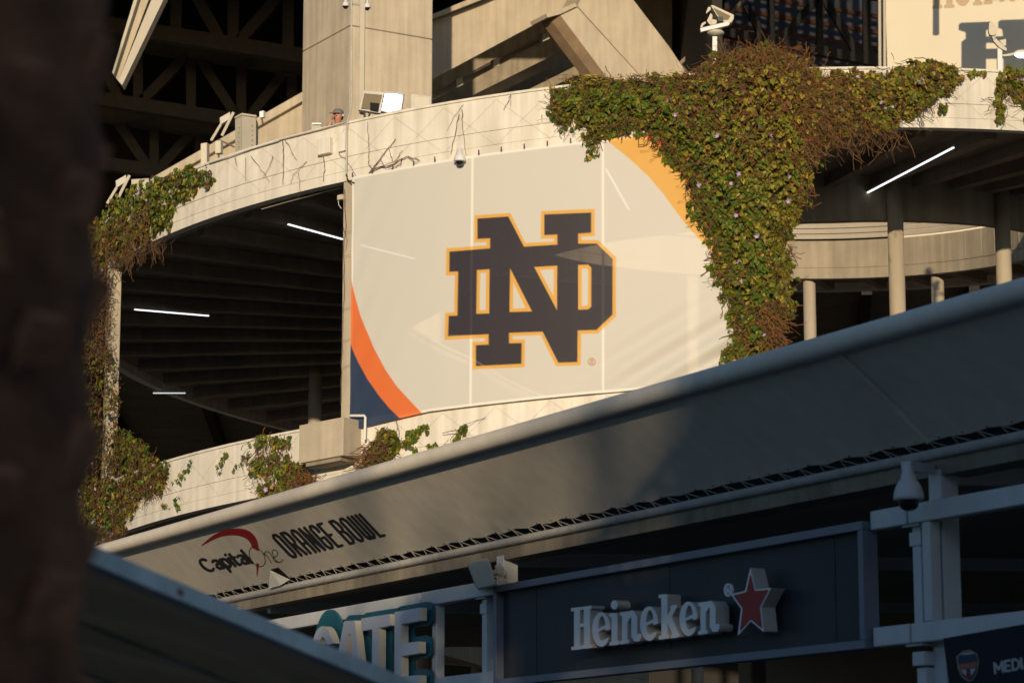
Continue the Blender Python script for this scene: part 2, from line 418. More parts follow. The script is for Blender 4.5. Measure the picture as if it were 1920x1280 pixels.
strip((540, 416), (642, 444), 'long LED strip light on the ramp ceiling beside the square concrete column')
strip((252, 576), (392, 588), 'LED strip light on the dark ribbed ceiling near the vine covered column')
strip((287, 733), (348, 733), 'short faint LED strip light low under the dark ribbed deck', 'led_soft')
strip((1617, 362), (1788, 272), 'bright diagonal LED strip light under the deck by the round columns')
strip((676, 455), (778, 481), 'LED strip light showing faintly through the mesh banner near its column edge', 'led_soft')
strip((1136, 312), (1180, 390), 'LED strip light showing faintly through the mesh banner below the vine', 'led_soft')

# ------------------------------------------------------------------ dark stadium behind
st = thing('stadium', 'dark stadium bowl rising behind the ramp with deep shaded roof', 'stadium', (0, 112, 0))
MB().box((0, 113, 30), (90, 0, 0), (0, .5, 0), (0, 0, 30)).build('back_wall', 'stadium_shade', st)
MB().box((-27, 95, 61), (33, 0, 0), (0, 18.6, 0), (0, 0, .5)).build('roof', 'stadium_shade', st)
MB().box((6.2, 95, 42), (.15, 0, 0), (0, 17.5, 0), (0, 0, 18.3)).build('shade_wall', 'stadium_shade', st)  # divider added to keep skylight off the left trusses
MB().box((-25, 93, 15.25), (24, 0, 0), (0, 19.3, 0), (0, 0, .06)).build('shade_slab', 'soffit', st)  # slabs added so a dark underside hides the sunlit back wall
MB().box((22, 93, 17.35), (20, 0, 0), (0, 18.6, 0), (0, 0, .06)).build('shade_slab', 'soffit', st)
for i in range(9): MB().beam((4 + i * 3.1, 75.2, 17.0), (7.5 + i * 3.4, 111, 17.0), .3, .5).build('concourse_beam', 'stadium_shade', st)  # shade on the sunlit beam ends is put into the colour
for i in range(9): MB().beam((-3 - i * 3.1, 75.2, 14.95), (-4.5 - i * 3.4, 111, 14.95), .3, .4).build('concourse_beam', 'stadium_shade', st)
MB().box((-42, 76.2, 46), (48.2, 0, 0), (0, .2, 0), (0, 0, 14.4)).build('roof_shade_panel', 'stadium_shade', st)  # panel added above the frame to keep sun off the trusses
for i in range(84): MB().box((6.5 + i * .5, 76.2, 46), (.232, 0, 0), (0, .1, 0), (0, 0, 14.4)).build('shade_slat', 'stadium_shade', st)  # slats added above the frame, gaps pass a little sun to the sheets
for sx in (-1, 1): MB().box((sx * 60, 95, 30), (.4, 0, 0), (0, 17.5, 0), (0, 0, 30)).build('side_wall', 'stadium_shade', st)

def member(o, a, b, Y, wd, m, nm='web_member'):
    MB().beam(at(*a, Y), at(*b, Y), wd, wd * .8, (0, 1, 0)).build(nm, m, o)
def truss(label, Y, chords, webs, wd, m, group='roof trusses under the stadium roof'):
    o = thing('roof_truss', label, 'truss', at(*chords[0][0], Y), group)
    for c in chords: member(o, c[0], c[1], Y, wd * 1.35, m, 'chord')
    for a, b in webs: member(o, a, b, Y + .05, wd, m)
truss('dark steel roof truss beside the top of the tall concrete pylon', 96, [((150, 40), (620, 115)), ((150, -95), (620, -20))],
      [((331, 70), (331, -70)), ((373, 3), (416, 80)), ((373, 3), (340, -60)), ((438, 85), (438, -50)), ((510, 10), (447, 82)), ((541, 100), (541, -35)), ((541, -30), (510, 10)), ((260, 58), (325, -60))], .42, 'steel_dark')
truss('dark steel roof truss just above the beige electrical cabinet', 100, [((150, 180), (640, 258)), ((150, 70), (640, 140))],
      [((260, 195), (260, 88)), ((266, 192), (352, 104)), ((359, 210), (359, 100)), ((373, 108), (440, 214)), ((453, 225), (453, 112)), ((465, 226), (540, 128)), ((548, 240), (548, 128)), ((225, 190), (170, 75))], .38, 'steel_dark')
truss('dark steel roof truss low behind the left ivy covered parapet', 104, [((120, 298), (480, 345)), ((120, 205), (480, 262))],
      [((218, 225), (279, 316)), ((290, 318), (290, 232)), ((300, 316), (370, 240)), ((375, 330), (375, 245)), ((385, 250), (450, 335))], .38, 'steel_dark')
truss('blue grey steel roof truss behind the tall vine mound', 97, [((1200, 30), (1720, 132)), ((1200, -130), (1720, -60))],
      [((1400, 12), (1437, 82)), ((1446, 82), (1446, -95)), ((1531, 0), (1457, 84)), ((1537, 100), (1537, -85)), ((1547, 2), (1615, 114)), ((1624, 118), (1624, -70)), ((1360, -5), (1310, 52)), ((1352, 60), (1352, -110)), ((1300, -40), (1345, 55)), ((1265, 45), (1265, -120)), ((1220, -60), (1258, 40))], .27, 'steel_blue')
# sheeted roof with purlins seen behind the right-hand truss
rs = thing('sheet_roof', 'blue grey corrugated roof sheets with rusty purlins behind steel truss', 'roof', at(1450, 60, 104))
for i in range(11):
    y0 = -70 + i * 30
    a, b, c, d_ = at(1150, y0 - 6, 104 + i * .2), at(1760, y0 + 92, 104 + i * .2), at(1760, y0 + 118, 104.15 + i * .2), at(1150, y0 + 20, 104.15 + i * .2)
    MB().prism([a, b, c, d_], (0, .12, 0)).build('roof_panel', 'roof_sheet', rs)
    MB().beam(at(1150, y0 + 22, 103.6 + i * .2), at(1760, y0 + 120, 103.6 + i * .2), .14, .16).build('purlin', 'rust', rs)
solo('brace_rod', MB().tube([at(1235, 160, 90), at(1415, -20, 90)], .07, 8), 'concrete_dark', 'thin tan brace rod running diagonally behind the light pole', 'rod')
# louvres
lv = thing('louvre_screen', 'row of thin pale vertical louvre bars beside the concrete strut', 'screen', at(1230, 140, 84))
for i in range(15):
    x = 1190 + i * 5.6; y0 = 30 + i * 6.2; y1 = 75 + i * 5.2
    MB().beam(at(x, y0, 84), at(x + 2, y1 + 12, 84), .035, .05, (0, 1, 0)).build('bar', 'beige_metal', lv)
MB().beam(at(1186, 22, 84.15), at(1290, 140, 84.15), .12, .1, (0, 1, 0)).build('frame', 'steel_dark', lv)

# ------------------------------------------------------------------ concrete pylon
def P2(ang): return Vector((math.sin(R_(ang)), math.cos(R_(ang)), 0))
Yp = 73.0; corner = at(657, 60, Yp); corner.z = 0
dl, dr = P2(-31), P2(59)
def edge_len(px, d):      # length along d from the corner until column px
    k = ray(px, 60).x; return (k * corner.y - corner.x) / (d.x - k * d.y)
La, Lb = edge_len(568, dl), edge_len(811, dr)
py_ = thing('concrete_pylon', 'tall square beige concrete pylon standing behind the ramp parapet', 'pylon', corner)
zj = at(657, 48, Yp).z; zs = [0, zj - 10, zj - 5, zj, zj + 5, zj + 9]
for i in range(5):
    a, b = zs[i] + .012, zs[i + 1] - .012
    mb = MB(); mb.prism([corner + Vector((0, 0, a)), corner + dr * Lb + Vector((0, 0, a)), corner + dr * Lb + dl * La + Vector((0, 0, a)), corner + dl * La + Vector((0, 0, a))], (0, 0, b - a))
    mb.build('lift', 'pylon_concrete', py_, bevel=.02)
MB().prism([corner + (dr + dl) * .04 + Vector((0, 0, .2)), corner + dr * (Lb - .04) + dl * .04 + Vector((0, 0, .2)), corner + dr * (Lb - .04) + dl * (La - .04) + Vector((0, 0, .2)), corner + dl * (La - .04) + dr * .04 + Vector((0, 0, .2))], (0, 0, zs[-1] - .4)).build('core', 'concrete_dark', py_)

# ------------------------------------------------------------------ stands behind the parapet
EX = Vector((-.5, .86, 0))
stand = thing('stand_frame', 'beige concrete raker beams and stepped seating risers behind the parapet', 'stand', at(1000, 190, 82))
def slabp(nm, pts, Y, T, m, parent=stand): return MB().prism([at(x, y, Y) for x, y in pts], EX * T).build(nm, m, parent)
slabp('raker_beam', [(790, 45), (905, 0), (960, -24), (1130, -24), (1075, 10), (1027, 33), (790, 160)], 82, 1.2, 'concrete')
slabp('beam_ledge', [(790, 36), (900, -10), (960, -34), (960, -25), (905, -1), (790, 43.5)], 81.6, 1.2, 'concrete')
for k, (pa, pb, h) in enumerate([((770, 200), (1060, 46), 11), ((800, 222), (1110, 68), 20), ((850, 216), (1140, 72), 22), ((930, 216), (1180, 92), 24)]):
    slabp('riser_step', [pa, pb, (pb[0], pb[1] + h), (pa[0], pa[1] + h)], 84.2 + k * 1.6, .5, 'concrete')
slabp('conduit_tray', [(770, 196), (1025, 60), (1025, 63), (770, 199)], 83.6, .06, 'concrete_dark')
for x, y in ((862, 156), (931, 119), (1024, 70)): slabp('junction_box', [(x - 6, y - 7), (x + 6, y - 11), (x + 6, y + 3), (x - 6, y + 8)], 83.4, .2, 'beige_metal')
slabp('soffit_panel', [(700, 150), (1060, -40), (1260, -40), (1260, 160), (1100, 320), (700, 320)], 92.5, .3, 'concrete_dark')
strut = thing('inclined_strut', 'leaning beige concrete strut with brown side beside the louvres', 'strut', at(1170, 150, 80))
slabp('strut_body', [(1050, 28), (1080, 12), (1208, 152), (1214, 175), (1160, 175)], 80, 1.0, 'concrete', strut)
MB().prism([at(1028, 32, 80.25), at(1049, 28, 80.0), at(1159, 175, 80.0), at(1138, 178, 80.25)], EX * .5).build('brown_side', 'concrete_brown', strut)  # left side face in a darker brown than the front
slabp('strut_head', [(1024, 26), (1050, 18), (1078, 6), (1082, 12), (1050, 27), (1027, 33)], 79.9, 1.0, 'concrete', strut)
wing = thing('raker_wing', 'wide sloping beige concrete raker between the strut and the louvres', 'raker', at(1260, 150, 80.6))
slabp('raker_face', [(1083, 12), (1098, -20), (1172, -20), (1256, 90), (1312, 175), (1216, 175), (1210, 152)], 80.6, 1.1, 'concrete', wing)
sw = thing('stand_wall', 'sloping concrete stair wall with projecting coping left of the pylon', 'wall', at(430, 330, 76))
MB().prism([at(250, 372, 76), at(575, 188, 76), at(575, 300, 76), at(250, 470, 76)], (0, .5, 0)).build('wall_face', 'concrete', sw)
MB().prism([at(250, 353, 75.8), at(575, 168, 75.8), at(575, 185, 75.8), at(250, 370, 75.8)], (0, .8, 0)).build('coping', 'concrete', sw)
# bright diagonal roof tie
tie = thing('roof_tie', 'pale steel roof tie slanting up behind the palm trunk', 'tie', at(220, 160, 73.5))
MB().prism([at(263, -20, 73.5), at(286, -20, 73.5), at(222, 152, 73.5), at(212, 140, 73.5)], (0, .3, 0)).build('web_plate', 'concrete', tie)
MB().prism([at(292, -20, 73.3), at(316, -20, 73.3), at(229, 160, 73.3), at(222, 152, 73.3)], (0, .5, 0)).build('flange', 'beige_metal', tie)
MB().prism([at(257, -20, 73.2), at(264, -20, 73.2), at(213, 140, 73.2), at(210, 136, 73.2)], (0, .5, 0)).build('flange', 'beige_metal', tie)

# ------------------------------------------------------------------ white sign wall, top right
wd_ = Vector((-.965, .262, 0)); wn = Vector((-.262, -.965, 0)); w0 = at(1790, 60, 73); w0 = Vector(w0)
def wpt(px, py): return hit(px, py, w0, wn)
wall = thing('sign_wall', 'cream flat wall panel printed with large tan serif lettering', 'wall', Vector((w0.x, w0.y, 0)))
aL = hit(1662, 60, w0, wn); aR = hit(2120, 60, w0, wn)
MB().prism([Vector((aL.x, aL.y, 17.9)), Vector((aR.x, aR.y, 17.9)), Vector((aR.x, aR.y, 27)), Vector((aL.x, aL.y, 27))], -wn * .3).build('panel', 'sign_wall', wall)
def serif_word():
    f = []
    def stem(x0, x1, y, s=9): f.append(poly([(x0, y - 60), (x1, y - 60), (x1, y - 4), (x1 + s, y - 1), (x1 + s, y + 4), (x0 - s, y + 5), (x0 - s, y), (x0, y - 3)]))
    stem(1752, 1763, 12, 4); stem(1774, 1786, 11, 4)
    f.append(sub(ell(1805, -18, 17, 30), ell(1807, -22, 8, 22)))
    stem(1828, 1838, 6, 4); stem(1848, 1857, 4, 4); f.append(poly([(1874, -40), (1884, -40), (1884, 2), (1874, 5)]))
    f.append(sub(ell(1898, -25, 13, 29), ell(1900, -28, 7, 22)))
    return U(*f)
traced('printed_letters', serif_word(), (1735, 1925, -60, 22, 1.5)[:4], 1.5, lambda x, y: hit(x, y, w0 + wn * .006, wn), None, 'print_brown', wall)
for px in (1649, 1658):
    solo('drain_pipe', MB().tube([at(px + 1, 170, 72), at(px, -60, 72)], .045, 10), 'beige_metal', ['slim beige drain pipe against the sign wall corner', 'thin beige drain pipe standing clear of the sign wall'][px < 1655], 'pipe')
# rooftop letter in front of that wall (above the frame) that throws the H-shaped shadow
def shadow_src(px, py, s_):
    p = wpt(px, py); return p + S * (s_ / S.dot(wn))
SD = 4.6
lt = thing('rooftop_letter', 'large rooftop sign letter standing before the cream wall', 'letter', shadow_src(1850, 128, SD))
Hs = U(poly([(1801, 43), (1858, 41), (1858, 52), (1849, 56), (1849, 146), (1806, 146), (1806, 76), (1814, 71), (1814, 58), (1801, 54)]),
       poly([(1875, 38), (1935, 36), (1935, 50), (1926, 54), (1926, 146), (1885, 146), (1885, 70), (1882, 52), (1875, 50)]),
       poly([(1845, 69), (1890, 68), (1890, 78), (1845, 78)]), poly([(1845, 92), (1890, 91), (1890, 108), (1845, 108)]))
traced('letter_face', Hs, (1795, 1940, 30, 195), 1.5, lambda x, y: shadow_src(x, y, SD), wn * .25, 'letter_white', lt)
a, b = shadow_src(1755, 66, SD), shadow_src(1755, -160, SD)
solo('rooftop_pole', MB().tube([a, b], .09, 10), 'galvanised', 'rooftop pole standing above the cream sign wall', 'pole')

# ------------------------------------------------------------------ banner on the ramp
bn = thing('stadium_banner', 'large cream mesh banner with navy and gold interlocked letters on the ramp', 'banner', pol(RO, cyl(900, 560)[0], ztop(0) - 6))
t0, t1 = cyl(664, 500)[0], cyl(1432, 450)[0]
NU, NV = 470, 320
tt = np.linspace(t0, t1, NU); vv = np.linspace(0, 1, NV)
TH, VV = np.meshgrid(tt, vv)
ZT = np.array([ztop(t) for t in tt]) - 1.10; ZB = np.array([ztop(t - 2 * math.pi) for t in tt]) - .06
ZB = ZB - .14 * np.clip(1 - (tt - t0) / .12, 0, 1)
Z = ZT[None, :] + (ZB - ZT)[None, :] * VV
frac = (TH - t0) / (t1 - t0)
def fold(x, seed):
    r_ = np.random.default_rng(seed); return sum(np.sin(x * f + p) / (1 + .02 * f) for f, p in zip(r_.uniform(15, 120, 9), r_.uniform(0, 6.28, 9))) / 4
wr = .007 * fold(frac + .06 * VV + .02 * np.sin(5 * VV), 5) * (.4 + np.abs(VV - .5))
dg = np.clip((frac - .55) / .4, 0, 1) * np.clip((VV - .62) / .3, 0, 1)       # tension folds, lower right
wr = wr + dg * .08 * np.sin(46 * (VV * 1.1 + frac * 1.0)) + np.clip((frac - .6) / .3, 0, 1) * np.clip((.25 - VV) / .25, 0, 1) * .045 * np.sin(52 * (frac + VV * .45))
wr = wr + np.clip((.2 - frac) / .2, 0, 1) * .005 * np.sin(70 * (frac * 1.3 + VV * .4))
RR = RO + .09 + wr
BX = RC.x + RR * np.sin(TH); BY = RC.y - RR * np.cos(TH)
XYZ = np.stack([BX.ravel(), BY.ravel(), Z.ravel()], 1)
# artwork is laid out on the smooth cloth
XS = RC.x + (RO + .09) * np.sin(TH); YS = RC.y - (RO + .09) * np.cos(TH)
dd = YS * cp + (Z - CAM.z) * sp_; uu = -YS * sp_ + (Z - CAM.z) * cp
PX = np.stack([(960 + F * XS / dd).ravel(), (640 - F * uu / dd).ravel()], 1)
white = np.array([.68, .665, .62, .80]); colr = np.tile(white, (len(PX), 1))
def paint(cov, c):
    global colr
    cov = np.clip(cov, 0, 1)[:, None]; colr = colr * (1 - cov) + np.array(c)[None] * cov
def cov(s, k=1.4): return .5 - s / k
ORANGE, NAVY, GOLD, INK, RED = (.72, .17, .045, .88), (.025, .045, .10, .88), (.72, .40, .09, .86), (.040, .036, .050, .76), (.68, .10, .04, .88)
arcw = [(640, 440), (662, 540), (675, 590), (700, 650), (722, 692), (745, 725), (782, 765), (818, 800), (850, 826)]
arcn = [(640, 590), (660, 652), (672, 680), (690, 712), (708, 738), (730, 765), (752, 786), (775, 805), (800, 826)]
paint(cov(sdf(PX, arcw + [(600, 830), (600, 440)])), ORANGE); paint(cov(sdf(PX, arcn + [(600, 830), (600, 590)])), NAVY)
paint(cov(sdf(PX, [(1110, 240), (1140, 265), (1178, 296), (1215, 330), (1245, 365), (1270, 400), (1292, 428), (1310, 447), (1500, 640), (1500, 200), (1110, 200)])), GOLD)
paint(cov(sdf(PX, [(1195, 240), (1215, 262), (1240, 276), (1262, 305), (1300, 360), (1340, 430), (1500, 560), (1500, 200), (1195, 200)])), RED)
zz = lambda L: [(820 + x / 3.88, 380 + y / 3.88) for x, y in L]
ND = zz([(270, 92), (530, 75), (640, 292), (848, 283), (848, 260), (753, 262), (755, 62), (1145, 45), (1145, 243), (1050, 248), (1050, 272), (1170, 272), (1300, 398), (1300, 825), (1168, 950), (1047, 955), (1043, 1183), (863, 1188), (752, 962), (548, 970), (548, 995), (638, 993), (636, 1195), (255, 1212), (255, 1013), (348, 1008), (348, 984), (52, 998), (57, 800), (122, 797), (127, 527), (62, 530), (65, 332), (358, 310), (358, 287), (268, 290)])
NDI = zz([(292, 116), (516, 100), (630, 320), (873, 305), (873, 232), (778, 236), (779, 86), (1119, 72), (1119, 218), (1025, 226), (1025, 298), (1160, 297), (1275, 409), (1275, 813), (1158, 925), (1022, 929), (1018, 1158), (880, 1163), (766, 937), (522, 946), (522, 1022), (614, 1020), (612, 1170), (280, 1188), (280, 1036), (373, 1031), (373, 956), (78, 971), (82, 823), (146, 820), (151, 500), (87, 503), (88, 356), (383, 332), (383, 259), (292, 264)])
paint(cov(sdf(PX, ND)), GOLD); paint(cov(sdf(PX, NDI)), INK)
for go, hi in (([(288, 490), (380, 484), (378, 805), (284, 808)], [(312, 512), (355, 510), (352, 780), (308, 783)]),
               ([(530, 478), (688, 790), (525, 795)], [(553, 580), (642, 765), (550, 770)]),
               ([(705, 468), (873, 458), (870, 780)], [(745, 490), (848, 483), (845, 680)]),
               ([(1025, 453), (1098, 450), (1120, 472), (1120, 755), (1098, 775), (1025, 778)], [(1050, 480), (1085, 478), (1097, 490), (1095, 740), (1083, 750), (1050, 750)])):
    paint(cov(sdf(PX, zz(go))), GOLD); paint(cov(sdf(PX, zz(hi))), white)
rc = (1109.5, 678); rr = np.hypot(PX[:, 0] - rc[0], PX[:, 1] - rc[1])
paint(cov(np.abs(rr - 6.3) - .8), (.45, .2, .06, .85))
paint(cov(pline(PX, [(1107.5, 682), (1107.5, 674.5), (1110.5, 674.5), (1111.8, 676.5), (1110.5, 678.3), (1107.5, 678.3)], 1.3)), (.45, .2, .06, .85)); paint(cov(pline(PX, [(1109.5, 678.3), (1112, 682)], 1.3)), (.45, .2, .06, .85))
for (xa, xb) in ((886, 882), (1130.5, 1131)):                         # doubled cloth along the sewn seams
    sd = np.abs(PX[:, 0] - (xa + (xb - xa) * (PX[:, 1] - 290) / 490)) - 2.0
    hem = np.clip(cov(sd, 2.5), 0, 1)[:, None]; tgt = np.minimum(colr * np.array([1.12, 1.12, 1.12, 1]), 1); tgt[:, 3] = .97; colr = colr * (1 - hem) + tgt * hem
hm = np.clip(np.maximum.reduce([(.012 - VV.ravel()) / .004, (VV.ravel() - .988) / .004, (.006 - frac.ravel()) / .002]), 0, 1)[:, None]
tgt = colr.copy(); tgt[:, :3] = np.minimum(colr[:, :3] * 1.08, 1); tgt[:, 3] = .98; colr = colr * (1 - hm) + tgt * hm
idx = np.arange(NU * NV).reshape(NV, NU)
Q = np.stack([idx[:-1, :-1].ravel(), idx[1:, :-1].ravel(), idx[1:, 1:].ravel(), idx[:-1, 1:].ravel()], 1)
sheet('printed_mesh', XYZ, Q, 'mesh_banner', bn, True, colr)
for i in range(0, NU, 26):                                            # lacing eyelets along the top hem
    p = Vector(XYZ[idx[1, i]]) + Vector((0, -.02, 0)); MB().box(p + Vector((0, 0, .05)), (.012, 0, 0), (0, .008, 0), (0, 0, .045)).build('lashing', 'print_black', bn)

# ------------------------------------------------------------------ canopy along the gate
DD = Vector((-.456, .890, 0)); NN = Vector((-.890, -.456, 0)); B0 = Vector((3.34, 21.0, 0))
ZTB = CAM.z + 2.91; RISE, OUT = .69, .86
def cb(t, out=0, z=0): return B0 + DD * t + NN * out + Vector((0, 0, z))
SLP = (NN * OUT + Vector((0, 0, RISE))).normalized(); FN = (-DD).cross(SLP).normalized()
C0 = cb(0, .05, ZTB + .10)                       # lower edge of the cloth
def cpt(px, py, off=.004): return hit(px, py, C0 + FN * off, FN)
can = thing('canopy', 'long white tensile fabric canopy with rolled edge and rope lacing', 'canopy', cb(3, 0, 0))
TA, TB = -7.0, 27.0
seams = [-6.2, -3.4, -.03, .6, 4.1, 7.4, 10.7, 14, 17.3, 20.6]
def strip_cloth(ta, tb):
    mb = MB(); nt_, nv = max(2, int((tb - ta) / .25)), 10; vs = []; fs = []
    for i in range(nt_ + 1):
        t = ta + (tb - ta) * i / nt_
        for j in range(nv + 1):
            v = j / nv; sag = 0
            vs.append(cb(t, .05 + OUT * v, ZTB + .10 + RISE * v + .012 * math.sin(t * 12.57) * (1 - v) ** 10) - FN * sag)
    n = nv + 1
    for i in range(nt_):
        for j in range(nv): fs.append((i * n + j, (i + 1) * n + j, (i + 1) * n + j + 1, i * n + j + 1))
    mb.add(vs, fs); o = mb.build('cloth', 'fabric', can, smooth=True)
edges = [TA] + seams[1:] + [TB]
for a, b in zip(edges[:-1], edges[1:]): strip_cloth(a, b)
for s_ in (-.03,):
    MB().prism([C0 + DD * (s_ - .012) + FN * .0015, C0 + DD * (s_ + .004) + FN * .0015, C0 + DD * (s_ + .004) + SLP * 1.08 + FN * .0015, C0 + DD * (s_ - .012) + SLP * 1.08 + FN * .003], FN * (.03 if s_ == -.03 else .0012)).build('seam_welt', 'fabric', can)
MB().tube([cb(t, OUT + .05, ZTB + .10 + RISE + .03) for t in np.arange(TA, TB + .1, .5)], .088, 20).build('rolled_edge', 'fabric', can, smooth=True)
MB().tube([cb(t, .0, ZTB) for t in np.arange(TA, TB + .1, 1.0)], .042, 14).build('edge_tube', 'galvanised', can, smooth=True)
rp = MB(); k = 0; t = TA
while t < TB:
    e = cb(t, .055, ZTB + .105); jt = random.uniform(-.03, .03)
    for dt in (-.05 - jt, -.19 + jt): rp.tube([e, cb(t + dt, .012, ZTB + .042)], .0032, 4, False)
    for dt in (.05, -.20): rp.tube([cb(t + dt + jt, .0, ZTB + .046), cb(t + dt + jt - .02, .046, ZTB), cb(t + dt + jt - .04, 0, ZTB - .046)], .0035, 4, False)
    t += .31 + random.uniform(-.03, .03)
rp.build('rope_lacing', 'rope', can)['kind'] = 'stuff'
ey = MB(); t = TA
while t < TB: ey.box(cb(t, .066, ZTB + .113) + FN * .003, DD * .009, SLP * .007, FN * .002); t += .31
ey.build('eyelets', 'print_black', can)['kind'] = 'stuff'
for s_ in (-3.4, .6, 4.1, 7.4, 10.7, 14, 17.3):
    a_ = C0 + DD * s_ + FN * .0015
    MB().add([a_ - DD * .007, a_ + DD * .007, a_ + DD * .007 + SLP * 1.08, a_ - DD * .007 + SLP * 1.08], [(0, 1, 2, 3)]).build('weld_seam', 'seam_tape', can, fix=False)
# printing on the cloth
z5 = lambda x, y: cpt(340 + x / 4.571, 940 + y / 4.571, .002)
sw1 = [(160, 386), (195, 350), (230, 320), (275, 287), (320, 262), (360, 246), (400, 235), (440, 229), (480, 228), (520, 231), (550, 238), (580, 250), (605, 268), (627, 292), (645, 322), (656, 355), (662, 390), (665, 425), (640, 412), (605, 392), (597, 365), (583, 340), (562, 320), (535, 305), (500, 294), (465, 288), (430, 287), (390, 290), (350, 297), (300, 314), (255, 336)]
traced('red_swoosh', U(poly(sw1), poly([(640, 528), (666, 528), (662, 570), (650, 640), (645, 640), (645, 580)])), (150, 680, 215, 650), 5, z5, None, 'print_red', can)
def bas(O, X, Y): return lambda u, v: (O[0] + X[0] * u + Y[0] * v, O[1] + X[1] * u + Y[1] * v)
def letter_lines(glyphs, text, gap, space):
    x = 0; out = []
    for ch in text:
        if ch == ' ': x += space; continue
        wd, ls = glyphs[ch]
        out += [[(x + a * wd, b) for a, b in l] for l in ls]; x += wd + gap
    return out, x - gap
G = {'O': (1, [[(.3, 0), (.7, 0), (1, .12), (1, .88), (.7, 1), (.3, 1), (0, .88), (0, .12), (.3, 0)]]),
     'R': (1, [[(0, 0), (0, 1), (.7, 1), (1, .88), (1, .6), (.7, .48), (0, .48)], [(.55, .48), (1, 0)]]),
     'A': (1, [[(0, 0), (0, .86), (.3, 1), (.7, 1), (1, .86), (1, 0)], [(0, .42), (1, .42)]]),
     'N': (1, [[(0, 0), (0, 1), (1, 0), (1, 1)]]),
     'G': (1, [[(1, .72), (1, .88), (.7, 1), (.3, 1), (0, .88), (0, .12), (.3, 0), (.7, 0), (1, .12), (1, .46), (.55, .46)]]),
     'E': (.8, [[(1, 1), (0, 1), (0, 0), (1, 0)], [(0, .5), (.85, .5)]]),
     'B': (1, [[(0, 0), (0, 1), (.7, 1), (1, .88), (1, .64), (.75, .52), (0, .52)], [(.75, .52), (1, .4), (1, .12), (.7, 0), (0, 0)]]),
     'W': (1.5, [[(0, 1), (0, .1), (.2, 0), (.35, 0), (.5, .1), (.5, 1)], [(.5, .1), (.65, 0), (.8, 0), (1, .1), (1, 1)]]),
     'L': (.8, [[(0, 1), (0, 0), (1, 0)]])}
G['U'] = (1, [[(0, 1), (0, .1), (.3, 0), (.7, 0), (1, .1), (1, 1)]])
ls, tw_ = letter_lines(G, 'ORANGE BOWL', .75, .75)
bb = bas((950, 478), (790 / tw_, -190 / tw_), (-177, -187))
ls = [[bb(u, v) for u, v in l] for l in ls]
traced('printed_words', strokes(ls, 25), (720, 1800, 60, 520), 4.5, z5, None, 'print_black', can)
# "Capital" in heavy sans strokes, "One" in thin script
GC = {'C': (.95, [arc(.5, .46, .5, .46, 50, 310)]), 'a': (.62, [[(.05, .60), (.3, .68), (.75, .66), (.92, .5), (.92, .02)], [(.92, .40), (.35, .38), (.05, .2), (.3, .02), (.65, .04), (.92, .2)]]),
      'p': (.62, [[(0, .66), (0, -.32)], arc(.48, .34, .46, .33, 160, -165)]), 'i': (.0, [[(0, 0), (0, .66)], [(0, .9), (0, .93)]]), 't': (.38, [[(.35, .9), (.35, .12), (.6, .02), (1, .04)], [(0, .62), (1, .62)]]), 'l': (.0, [[(0, 0), (0, 1)]])}
ls, tw_ = letter_lines(GC, 'Capital', .26, .3)
bb = bas((222, 598), (385 / tw_, -76 / tw_), (-93, -104))
traced('printed_name', strokes([[bb(u, v) for u, v in l] for l in ls], 25), (90, 660, 370, 640), 4, z5, None, 'print_black', can)
one = [arc(650, 472, 58, 92, 0, 360, 30, -32), [(705, 440), (735, 465), (775, 525)], [(712, 460), (720, 430), (740, 425), (760, 440), (800, 510), (825, 522)], [(790, 480), (820, 462), (828, 440), (812, 415), (788, 412), (778, 430), (790, 470), (815, 508), (845, 520), (865, 505), (872, 492)]]
traced('printed_script', strokes(one, 6.5), (540, 890, 360, 570), 2.5, z5, None, 'print_black', can)
# torn vent flap
fl = thing('vent_flap', 'small folded white flap over a black slit beside the canopy lacing', 'flap', z5(850, 690))
MB().prism([z5(765, 580), z5(832, 563), z5(938, 662), z5(930, 668)], FN * .004).build('slit', 'black_plastic', fl)
p = [z5(768, 585), z5(932, 660), z5(880, 676), z5(787, 690)]
MB().prism([p[0] + FN * .012, p[1] + FN * .012, p[2] + FN * .07, p[3] + FN * .09], FN * .006).build('flap_sheet', 'white_plastic', fl)
# roof soffit behind the canopy edge
sof = thing('gate_roof', 'dark flat soffit roof behind the lacing of the canopy', 'roof', cb(8, -8, ZTB))
MB().prism([cb(TA, -.02, ZTB - .02), cb(TB, -.02, ZTB - .02), cb(TB, -.3, ZTB - .02), cb(TA, -.3, ZTB - .02)], (0, 0, -.15)).build('edge_beam', 'concrete_dark', sof)
MB().prism([cb(TA, -.2, ZTB + .02), cb(TB, -.2, ZTB + .02), cb(TB, -16, ZTB + .6), cb(TA, -16, ZTB + .6)], (0, 0, .35)).build('soffit', 'gate_soffit', sof)
MB().prism([cb(TA, -.05, ZTB - .01), cb(TB, -.05, ZTB - .01), cb(TB, -.05, ZTB + .36), cb(TA, -.05, ZTB + .36)], NN * -.1).build('shadow_gap_strip', 'black_plastic', sof)  # black strip paints the dark shadow gap behind the lacing
MB().prism([cb(TA, -15, 0), cb(TB, -15, 0), cb(TB, -15, ZTB + .5), cb(TA, -15, ZTB + .5)], NN * -.3).build('rear_wall', 'gate_soffit', sof)

